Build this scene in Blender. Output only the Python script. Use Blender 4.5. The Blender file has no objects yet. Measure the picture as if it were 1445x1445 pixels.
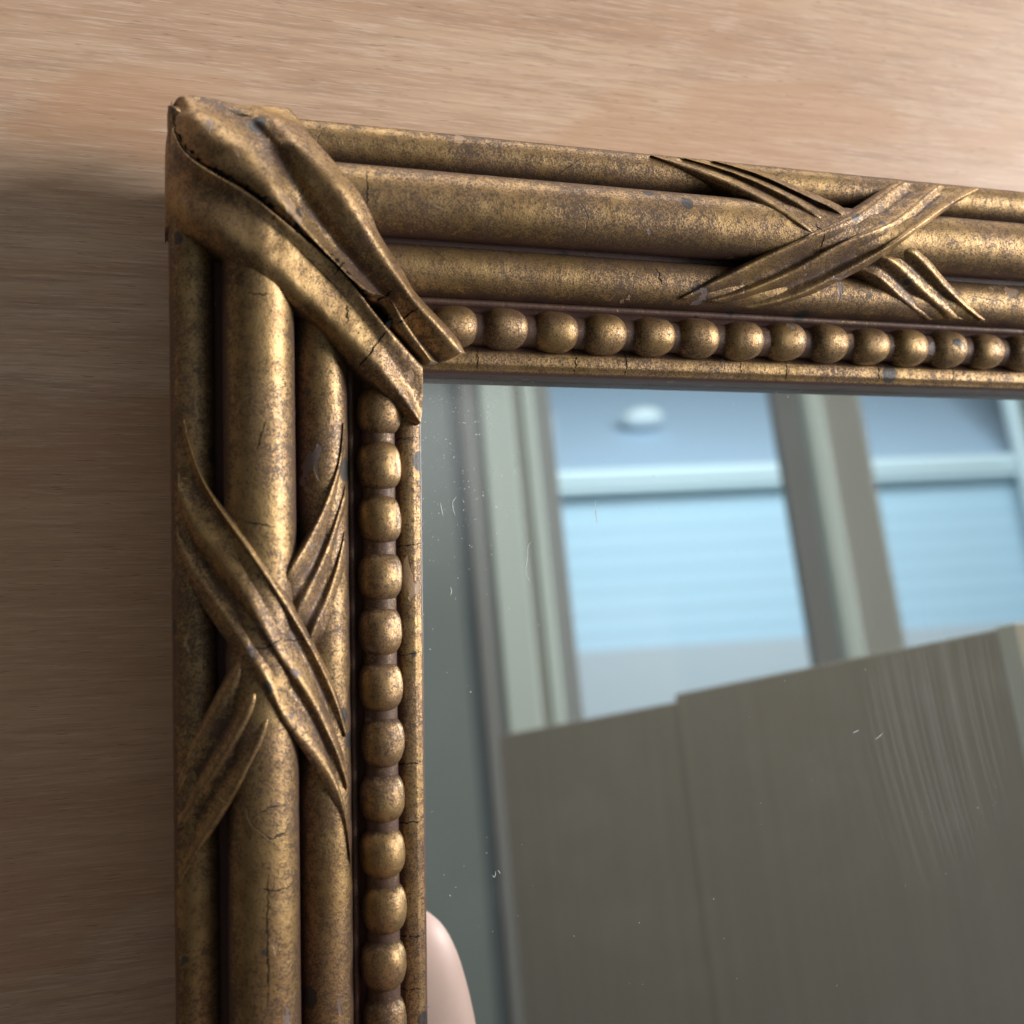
import bpy, bmesh, math, random
from mathutils import Vector, Matrix, noise

random.seed(7)
S = bpy.context.scene
COL = S.collection
P = 0.011                      # metres per bead pitch: the frame is laid out in bead pitches
LEAN = math.radians(-15.23)    # the mirror and the plywood lean back together
RX = Matrix.Rotation(LEAN, 4, 'X')
BASE_Z = 0.40


def m2w(u, v, h):
    """mirror coordinates (right, up along the glass, towards the room; bead pitches) to world"""
    q = RX @ Vector((u * P, -h * P, v * P))
    q.z += BASE_Z
    return q


def mdir(u, v, h):
    return (RX.to_3x3() @ Vector((u, -h, v))).normalized()


# ---------------------------------------------------------------- camera
cam_d = bpy.data.cameras.new('camera')
cam = bpy.data.objects.new('camera', cam_d)
COL.objects.link(cam)
cr, cd, cf = (.9526, -.0117, .3039), (-.0088, -.9999, -.0109), (.304, .0078, -.9527)
X, Y, Z = mdir(*cr), -mdir(*cd), -mdir(*cf)
Z = Z.normalized(); X = (X - Z * X.dot(Z)).normalized(); Y = Z.cross(X)
M = Matrix((X, Y, Z)).transposed().to_4x4()
M.translation = m2w(-4.457, -2.758, 19.301)
cam.matrix_world = M
cam_d.sensor_fit = 'HORIZONTAL'
cam_d.sensor_width = 36.0
cam_d.lens = 1514.125 / 1445 * 36.0
cam_d.clip_start = 0.01
cam_d.clip_end = 100.0
cam_d.dof.use_dof = True
cam_d.dof.focus_distance = 0.229
cam_d.dof.aperture_fstop = 12.0
S.camera = cam

# ---------------------------------------------------------------- light
world = bpy.data.worlds.new('World')
S.world = world
world.use_nodes = True
bg = world.node_tree.nodes['Background']
bg.inputs['Color'].default_value = (1.0, 0.92, 0.84, 1)
bg.inputs['Strength'].default_value = 0.072


def area_lamp(name, loc, aim, sx, sy, watts, colour):
    l = bpy.data.lights.new(name, 'AREA')
    l.shape = 'RECTANGLE'
    l.size, l.size_y, l.energy, l.color = sx, sy, watts, colour
    o = bpy.data.objects.new(name, l)
    COL.objects.link(o)
    o.location = loc
    o.rotation_euler = (aim - loc).to_track_quat('-Z', 'Y').to_euler()
    return o


AIM = m2w(1, 0, 0)
LD = mdir(0.83, 0.10, 0.475)
area_lamp('window_light', AIM + LD * 2.6, AIM, 1.20, 1.25, 146.0, (1.0, 0.985, 0.965))
area_lamp('room_fill', m2w(10, 75, 4), m2w(20, 0, 90), 1.2, 0.5, 16.0, (1.0, 0.97, 0.93))  # added fill lamp, unseen; brightens the reflected boards and window wall

S.view_settings.view_transform = 'Standard'
S.view_settings.look = 'None'
S.view_settings.exposure = 0.0
S.view_settings.gamma = 1.0
S.cycles.max_bounces = 8
S.cycles.glossy_bounces = 6
S.cycles.sample_clamp_indirect = 6.0

# ---------------------------------------------------------------- helpers


def tag(o, label=None, cat=None, group=None, kind=None):
    if label: o['label'] = label
    if cat: o['category'] = cat
    if group: o['group'] = group
    if kind: o['kind'] = kind
    return o


def empty(name, loc=(0, 0, 0), parent=None):
    o = bpy.data.objects.new(name, None)
    o.empty_display_size = 0.02
    COL.objects.link(o)
    o.location = loc
    if parent: o.parent = parent
    return o


def mesh_obj(name, verts, faces, mat, parent=None, smooth=True, attr=None):
    me = bpy.data.meshes.new(name)
    me.from_pydata([tuple(v) for v in verts], [], faces)
    me.validate()
    if attr is not None:
        a = me.attributes.new('bole', 'FLOAT', 'POINT')
        a.data.foreach_set('value', attr)
    if smooth:
        me.polygons.foreach_set('use_smooth', [True] * len(me.polygons))
    if mat: me.materials.append(mat)
    o = bpy.data.objects.new(name, me)
    COL.objects.link(o)
    if parent: o.parent = parent
    return o


def fix_normals(o):
    bm = bmesh.new(); bm.from_mesh(o.data)
    bmesh.ops.recalc_face_normals(bm, faces=bm.faces)
    bm.to_mesh(o.data); bm.free()


def catmull(p, t):
    """p: list of Vectors, t in 0..len-1"""
    n = len(p)
    i = min(int(t), n - 2); f = t - i
    a, b, c, d = p[max(i - 1, 0)], p[i], p[i + 1], p[min(i + 2, n - 1)]
    return 0.5 * ((2 * b) + (c - a) * f + (2 * a - 5 * b + 4 * c - d) * f * f + (3 * b - a - 3 * c + d) * f ** 3)


class NT:
    """small node-tree builder"""
    def __init__(self, name):
        self.m = bpy.data.materials.new(name)
        self.m.use_nodes = True
        self.t = self.m.node_tree
        self.b = self.t.nodes['Principled BSDF']
        self.o = self.t.nodes['Material Output']

    def n(self, kind, **kw):
        nd = self.t.nodes.new('ShaderNode' + kind)
        for k, v in kw.items(): setattr(nd, k, v)
        return nd

    def put(self, sock, v):
        if hasattr(v, 'links') or isinstance(v, bpy.types.NodeSocket): self.t.links.new(v, sock)
        else: sock.default_value = v

    def math(self, op, a, b=0.0, c=0.0, clamp=False):
        nd = self.n('Math', operation=op, use_clamp=clamp)
        self.put(nd.inputs[0], a); self.put(nd.inputs[1], b); self.put(nd.inputs[2], c)
        return nd.outputs[0]

    def mix(self, f, a, b, blend='MIX'):
        nd = self.n('Mix', data_type='RGBA', blend_type=blend)
        self.put(nd.inputs[0], f); self.put(nd.inputs[6], a); self.put(nd.inputs[7], b)
        return nd.outputs[2]

    def ramp(self, v, a, b):
        """smooth 0..1 step of v between a and b (a may exceed b)"""
        nd = self.n('MapRange', interpolation_type='SMOOTHSTEP')
        self.put(nd.inputs[0], v)
        if a < b:
            nd.inputs[1].default_value, nd.inputs[2].default_value = a, b
            nd.inputs[3].default_value, nd.inputs[4].default_value = 0, 1
        else:
            nd.inputs[1].default_value, nd.inputs[2].default_value = b, a
            nd.inputs[3].default_value, nd.inputs[4].default_value = 1, 0
        return nd.outputs[0]

    def noise(self, vec, scale, detail=2.0, rough=0.5, dist=0.0):
        nd = self.n('TexNoise')
        self.put(nd.inputs['Vector'], vec)
        nd.inputs['Scale'].default_value = scale
        nd.inputs['Detail'].default_value = detail
        nd.inputs['Roughness'].default_value = rough
        nd.inputs['Distortion'].default_value = dist
        return nd.outputs[0]

    def voro(self, vec, scale, feature='F1', rnd=1.0):
        nd = self.n('TexVoronoi', feature=feature)
        self.put(nd.inputs['Vector'], vec)
        nd.inputs['Scale'].default_value = scale
        nd.inputs['Randomness'].default_value = rnd
        return nd

    def scale(self, vec, sx, sy, sz):
        nd = self.n('Mapping')
        self.put(nd.inputs['Vector'], vec)
        nd.inputs['Scale'].default_value = (sx, sy, sz)
        return nd.outputs[0]

    def bump(self, h, strength, dist, normal=None):
        nd = self.n('Bump')
        nd.inputs['Strength'].default_value = strength
        nd.inputs['Distance'].default_value = dist
        self.put(nd.inputs['Height'], h)
        if normal is not None: self.put(nd.inputs['Normal'], normal)
        return nd.outputs[0]


def rgb(r, g, b): return (r, g, b, 1.0)


def plain(name, col, rough=0.6, spec=0.4, metal=0.0):
    k = NT(name)
    k.b.inputs['Base Color'].default_value = rgb(*col)
    k.b.inputs['Roughness'].default_value = rough
    k.b.inputs['Metallic'].default_value = metal
    k.b.inputs['Specular IOR Level'].default_value = spec
    return k.m


def gilt_material(name, worn=0.0, cracks=1.0, tone=1.0, stretch=(1, 1, 1), flake=.672):
    k = NT(name)
    tc = k.n('TexCoord').outputs['Object']
    oi = k.n('ObjectInfo')
    va = k.n('VectorMath', operation='ADD')
    k.put(va.inputs[0], tc); k.put(va.inputs[1], oi.outputs['Location'])
    vec = va.outputs[0]
    bole = k.n('Attribute', attribute_name='bole').outputs['Fac']
    fine = k.noise(vec, 2900, 2.0, 0.75)
    fine2 = k.noise(k.scale(vec, *stretch), 900, 3.0, 0.6)
    mid = k.noise(vec, 260, 4.0, 0.6)
    low = k.noise(vec, 55, 3.0, 0.55)
    # how far the gold is rubbed back: speckle density follows broad patches
    wear = k.math('ADD', k.math('MULTIPLY', low, 0.55), k.math('MULTIPLY', mid, 0.30))
    wear = k.math('ADD', wear, k.math('MULTIPLY', bole, 0.30))
    sp = k.math('ADD', k.math('MULTIPLY', fine, 0.85), k.math('MULTIPLY', fine2, 0.38))
    spk = k.ramp(k.math('ADD', sp, k.math('MULTIPLY', wear, 0.70)), 0.865 - worn, 1.02 - worn)
    gold = k.mix(k.ramp(mid, 0.35, 0.7), rgb(.365 * tone, .236 * tone, .104 * tone), rgb(.262 * tone, .158 * tone, .066 * tone))
    gold = k.mix(k.math('MULTIPLY', k.ramp(low, 0.40, 0.62), 0.5), gold, rgb(.345 * tone, .212 * tone, .110 * tone))
    dark = k.mix(k.ramp(low, 0.4, 0.6), rgb(.070, .042, .020), rgb(.092, .054, .032))
    col = k.mix(spk, gold, dark)
    # red-purple bole ground showing in the hollows, with an uneven edge; the lip's painted shade shares this mask
    bm_ = k.ramp(k.math('ADD', bole, k.math('MULTIPLY', k.math('ADD', k.math('SUBTRACT', mid, 0.5), k.math('MULTIPLY', k.math('SUBTRACT', fine, .5), .7)), 0.80)), 0.40, 0.92)
    col = k.mix(bm_, col, rgb(.088, .040, .031))
    # bare patches where the gilding has flaked to the ground
    fl = k.noise(k.scale(vec, 1.0, 1.0, 0.75), 135, 3.0, 0.55, 0.6)
    fl_m = k.math('MULTIPLY', k.ramp(fl, flake, flake + .018), k.ramp(low, 0.44, 0.52))
    col = k.mix(fl_m, col, k.mix(k.ramp(k.noise(vec, 60, 1.0), 0.42, 0.58), rgb(.155, .115, .105), rgb(.30, .185, .10)))
    # near-black blots
    bl = k.voro(k.scale(vec, 1.0, 1.0, 0.85), 125)
    pick = k.n('SeparateColor'); k.put(pick.inputs[0], bl.outputs['Color'])
    rad = k.math('MULTIPLY', k.math('SUBTRACT', pick.outputs[0], 0.54, clamp=True), 0.60)
    dd = k.math('ADD', bl.outputs['Distance'], k.math('MULTIPLY', k.math('SUBTRACT', mid, .5), .20))
    bl_m = k.ramp(k.math('SUBTRACT', rad, dd), -0.015, 0.03)
    col = k.mix(k.math('MULTIPLY', bl_m, 0.9), col, rgb(.020, .018, .018))
    # hairline cracks, mostly across the rails
    wob = k.n('VectorMath', operation='ADD')
    wn = k.n('TexNoise'); k.put(wn.inputs['Vector'], vec); wn.inputs['Scale'].default_value = 240
    ws = k.n('VectorMath', operation='SCALE'); k.put(ws.inputs[0], wn.outputs['Color']); ws.inputs['Scale'].default_value = 0.0016
    k.put(wob.inputs[0], vec); k.put(wob.inputs[1], ws.outputs[0])
    ck = k.voro(wob.outputs[0], 52, 'DISTANCE_TO_EDGE').outputs['Distance']
    ck_m = k.math('MULTIPLY', k.ramp(ck, 0.0045, 0.0015), k.ramp(k.noise(vec, 75, 1.0), 0.62, 0.68))
    ck_m = k.math('MULTIPLY', ck_m, cracks)
    col = k.mix(ck_m, col, rgb(.010, .008, .007))
    k.put(k.b.inputs['Base Color'], col)
    nonmetal = k.math('MAXIMUM', k.math('MAXIMUM', fl_m, bl_m), k.math('MAXIMUM', k.math('MULTIPLY', bm_, 0.8), ck_m))
    met = k.math('MULTIPLY', k.math('SUBTRACT', 1.0, nonmetal), k.math('SUBTRACT', 0.85, k.math('MULTIPLY', spk, 0.50)))
    k.put(k.b.inputs['Metallic'], met)
    rg = k.math('ADD', k.math('ADD', 0.44, k.math('MULTIPLY', spk, 0.12)), k.math('MULTIPLY', mid, 0.08))
    k.put(k.b.inputs['Roughness'], rg)
    k.b.inputs['Specular IOR Level'].default_value = 0.45
    k.b.inputs['Coat Weight'].default_value = 0.12
    k.b.inputs['Coat Roughness'].default_value = 0.30
    hgt = k.math('ADD', k.math('MULTIPLY', fine, 0.45), k.math('MULTIPLY', mid, 0.9))
    hgt = k.math('ADD', hgt, k.math('MULTIPLY', fine2, 0.4))
    hgt = k.math('SUBTRACT', hgt, k.math('MULTIPLY', fl_m, 0.55))
    hgt = k.math('SUBTRACT', hgt, k.math('MULTIPLY', ck_m, 1.2))
    k.put(k.b.inputs['Normal'], k.bump(hgt, 0.75, 0.00022))
    return k.m


GILT = gilt_material('aged_gilding')
GILT_RIB = gilt_material('aged_gilding_ribbon', worn=-0.03, cracks=0.8, flake=.645)
GILT_BEAD = gilt_material('aged_gilding_bead', worn=-0.03, cracks=0.3, flake=.70)
GILT_BODY = gilt_material('aged_gilding_body', worn=0.0)
FILL = plain('dark_filler', (.012, .010, .009), 0.8, 0.2)

# ---------------------------------------------------------------- plywood behind


def plywood_material():
    k = NT('plywood')
    tc = k.n('TexCoord').outputs['Object']
    wv = k.n('VectorMath', operation='ADD')
    wn = k.n('TexNoise'); k.put(wn.inputs['Vector'], k.scale(tc, 5, 5, 12)); wn.inputs['Scale'].default_value = 1.0
    ws = k.n('VectorMath', operation='MULTIPLY'); k.put(ws.inputs[0], wn.outputs['Color']); ws.inputs[1].default_value = (0, 0, .0025)
    k.put(wv.inputs[0], tc); k.put(wv.inputs[1], ws.outputs[0])
    v = wv.outputs[0]
    fine = k.noise(k.scale(v, 75, 1, 1900), 1.0, 3.0, 0.75)
    streak = k.noise(k.scale(v, 34, 1, 620), 1.0, 4.0, 0.7)
    band = k.noise(k.scale(v, 6, 1, 95), 1.0, 4.0, 0.6)
    wide = k.noise(k.scale(v, 6, 1, 17), 1.0, 3.0, 0.6)
    pore = k.noise(k.scale(v, 190, 1, 2000), 1.0, 1.0, 0.5)
    col = k.mix(k.ramp(band, 0.32, 0.68), rgb(.585, .410, .285), rgb(.472, .300, .198))
    col = k.mix(k.math('MULTIPLY', k.ramp(streak, 0.42, 0.66), 0.55), col, rgb(.345, .220, .148))
    col = k.mix(k.math('MULTIPLY', k.ramp(fine, 0.50, 0.66), 0.48), col, rgb(.70, .535, .425))
    # heartwood figure: warm patches with a sharp growth-ring edge
    edge = k.math('ADD', wide, k.math('MULTIPLY', k.math('SUBTRACT', streak, .5), .10))
    col = k.mix(k.math('MULTIPLY', k.ramp(edge, 0.520, 0.560), 0.40), col, rgb(.46, .250, .135))
    pm = k.math('MULTIPLY', k.ramp(pore, 0.66, 0.73), 0.36)
    col = k.mix(pm, col, rgb(.17, .10, .065))
    k.put(k.b.inputs['Base Color'], col)
    k.put(k.b.inputs['Roughness'], k.math('ADD', 0.33, k.math('MULTIPLY', streak, 0.16)))
    k.b.inputs['Specular IOR Level'].default_value = 0.42
    h = k.math('ADD', k.math('MULTIPLY', fine, .6), k.math('MULTIPLY', streak, .5))
    h = k.math('SUBTRACT', h, k.math('MULTIPLY', pm, .8))
    k.put(k.b.inputs['Normal'], k.bump(h, 0.35, 0.00018))
    return k.m


PLY = plywood_material()
BOARD_H = -2.6


def uvh(u, v, h): return Vector((u * P, -h * P, v * P))


def box_verts(a, b):
    return [(x, y, z) for z in (a[2], b[2]) for y in (a[1], b[1]) for x in (a[0], b[0])]


BOXF = [(0, 2, 3, 1), (4, 5, 7, 6), (0, 1, 5, 4), (2, 6, 7, 3), (0, 4, 6, 2), (1, 3, 7, 5)]


def lean(o):
    o.matrix_world = Matrix.Translation((0, 0, BASE_Z)) @ RX @ Matrix.Translation(o.location)
    return o


y0 = -BOARD_H * P
pl = mesh_obj('plywood_sheet', box_verts((-60 * P, y0, -34 * P), (90 * P, y0 + .018, 46 * P)), BOXF, PLY, smooth=False)
tag(pl, 'pale plywood sheet with streaky reddish grain standing behind the gilt mirror', 'plywood')
lean(pl)

# ---------------------------------------------------------------- the mirror
mirror = empty('mirror')
tag(mirror, 'antique gilt mirror with reeded frame, crossed ribbons and a beaded inner edge', 'mirror')
lean(mirror)
OW, OH = 25.0, 33.0            # opening, bead pitches


def rail_path(side):
    """corner function: (w, h) -> two end points of the mitred rail"""
    if side == 'left':   return lambda w, h: ((-w, w, h), (-w, -OH - w, h))
    if side == 'top':    return lambda w, h: ((OW + w, w, h), (-w, w, h))
    if side == 'right':  return lambda w, h: ((OW + w, -OH - w, h), (OW + w, w, h))
    return lambda w, h: ((-w, -OH - w, h), (OW + w, -OH - w, h))


def sweep(name, side, prof, mat, parent, nseg=1, attr=None, closed=False, wob=0.0, label=None, seed=0.0):
    f = rail_path(side)
    verts, faces, at = [], [], []
    n = len(prof)
    for j in range(nseg + 1):
        t = j / nseg
        t = t ** 1.0
        for i, (w, h) in enumerate(prof):
            a, b = f(w, h)
            p = [a[q] + (b[q] - a[q]) * t for q in range(3)]
            if wob and 0 < j < nseg:
                nz = noise.noise(Vector((p[0] * .9 + seed, p[1] * .9, p[2] * .9)))
                nz2 = noise.noise(Vector((p[0] * 2.7 + seed, p[1] * 2.7, p[2] * 2.7)))
                p[2] += wob * (nz + .5 * nz2)
            verts.append(uvh(*p))
            at.append(attr[i] if attr else 0.0)
    m = n if closed else n - 1
    for j in range(nseg):
        for i in range(m):
            k = (i + 1) % n
            faces.append((j * n + i, j * n + k, (j + 1) * n + k, (j + 1) * n + i))
    o = mesh_obj(name, verts, faces, mat, parent, attr=at)
    fix_normals(o)
    if label: o['label'] = label
    return o


body_prof = [(0.02, -1.15), (0.0, -.86), (0.0, -.16), (0.015, -.10), (.07, -.045), (.13, -.035), (.15, 0.0), (.20, .012), (.385, .012), (.42, -.02),
             (.46, -.07), (.57, -.12), (1.05, -.14), (1.22, -.15), (1.26, -.06), (1.30, .0), (1.36, .0), (1.40, -.05), (1.45, -.12),
             (1.86, -.2), (2.30, .02), (2.42, .04), (2.97, .2), (3.52, .02), (3.64, .0), (4.06, -.2), (4.36, -.10), (4.425, -.16),
             (4.44, -.4), (4.41, -.62), (3.75, -2.59), (2.4, -2.595), (.9, -1.5), (.9, -1.15)]
body_attr = []
for w, h in body_prof:
    a = 0.0
    if w < .05: a = 1.6  # lip underside coloured dark in place of the shade in the rebate
    if .43 < w < 1.28: a = 1.0
    if 1.28 <= w < 1.5: a = .72
    if 2.2 < w < 2.5 or 3.4 < w < 3.7: a = 1.0
    body_attr.append(a)
REEDS = [(1.86, 0.0, .465), (2.97, .38, .605), (4.06, 0.0, .365)]
for si, side in enumerate(('left', 'top', 'right', 'bottom')):
    rail = sweep('rail', side, body_prof, GILT_BODY, mirror, 120, body_attr, closed=True, wob=.012, seed=si * 11.0)
    for ri, (c, h0, r) in enumerate(REEDS):
        prof, at = [], []
        for i in range(27):
            a = math.radians(-38 + 256 * i / 26)
            prof.append((c - r * math.cos(a), h0 + r * math.sin(a)))
            s = math.sin(a)
            at.append(max(0.0, min(1.0, (0.88 - s) / 0.84)))
        sweep('reed', side, prof, GILT, rail, 220, at, wob=.014, seed=si * 7.0 + ri * 3.3)

# beads: one object each, on a thin cord


def bead_mesh(k):
    bm = bmesh.new()
    bmesh.ops.create_uvsphere(bm, u_segments=28, v_segments=20, radius=1.0)
    for v in bm.verts:
        x, y, z = v.co
        n_ = 1 + .035 * noise.noise(Vector((x * 1.1 + 9 * k, y * 1.1, z * 1.1))) + .018 * noise.noise(Vector((x * 3.5 + 5 * k, y * 3.5, z * 3.5)))
        az = max(-1, min(1, z))
        zz = math.copysign(abs(az) ** .88, az)          # fuller than a ball: the ends nearly touch
        rr = (1 - abs(zz) ** 2.5) ** (1 / 2.4) if abs(zz) < 1 else 0.0
        r0 = math.hypot(x, y)
        f_ = rr / r0 if r0 > 1e-6 else 0.0
        v.co = Vector((.405 * P * x * f_ * n_, .42 * P * y * f_ * n_, .495 * P * zz))
    me = bpy.data.meshes.new('bead')
    bm.to_mesh(me); bm.free()
    a = me.attributes.new('bole', 'FLOAT', 'POINT')
    vals = []
    for v in me.vertices:
        fr = -v.co.y / (.43 * P)                # 1 at the crown
        al = abs(v.co.z) / (.495 * P)           # 1 where it meets the next bead
        vals.append(max(0.0, min(1.0, .65 * max(0, (.60 - fr)) + .85 * max(0, al - .66) / .34)))
    a.data.foreach_set('value', vals)
    me.polygons.foreach_set('use_smooth', [True] * len(me.polygons))
    me.materials.append(GILT_BEAD)
    return me


BM = [bead_mesh(k) for k in range(5)]
BW, BH = .83, .02


def put_bead(u, v, rot):
    o = bpy.data.objects.new('bead', random.choice(BM))
    COL.objects.link(o)
    o.parent = mirror
    o.location = uvh(u, v, BH) + Vector((random.uniform(-1, 1), random.uniform(-1, 1), random.uniform(-1, 1))) * .0002
    s = random.uniform(.96, 1.03)
    o.scale = (s, s * random.uniform(.95, 1.03), random.uniform(.97, 1.01))
    o.rotation_euler = (0, rot + random.uniform(-.08, .08), random.uniform(-.12, .12))


i = 0
v = -(1.224 - .5)
while v > -32.9:
    put_bead(-BW, v, 0.0); v -= 1.0
u = 1.077 - .5
while u < 24.9:
    put_bead(u, BW, math.pi / 2); u += 1.0
cord_prof = [(BW + .30 * math.cos(t), -.03 + .30 * math.sin(t)) for t in [math.pi * q / 10 for q in range(11)]]
for si, side in enumerate(('left', 'top')):
    sweep('bead_cord', side, cord_prof, GILT_BODY, mirror, 60, [.66] * 11, wob=.01)

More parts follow.
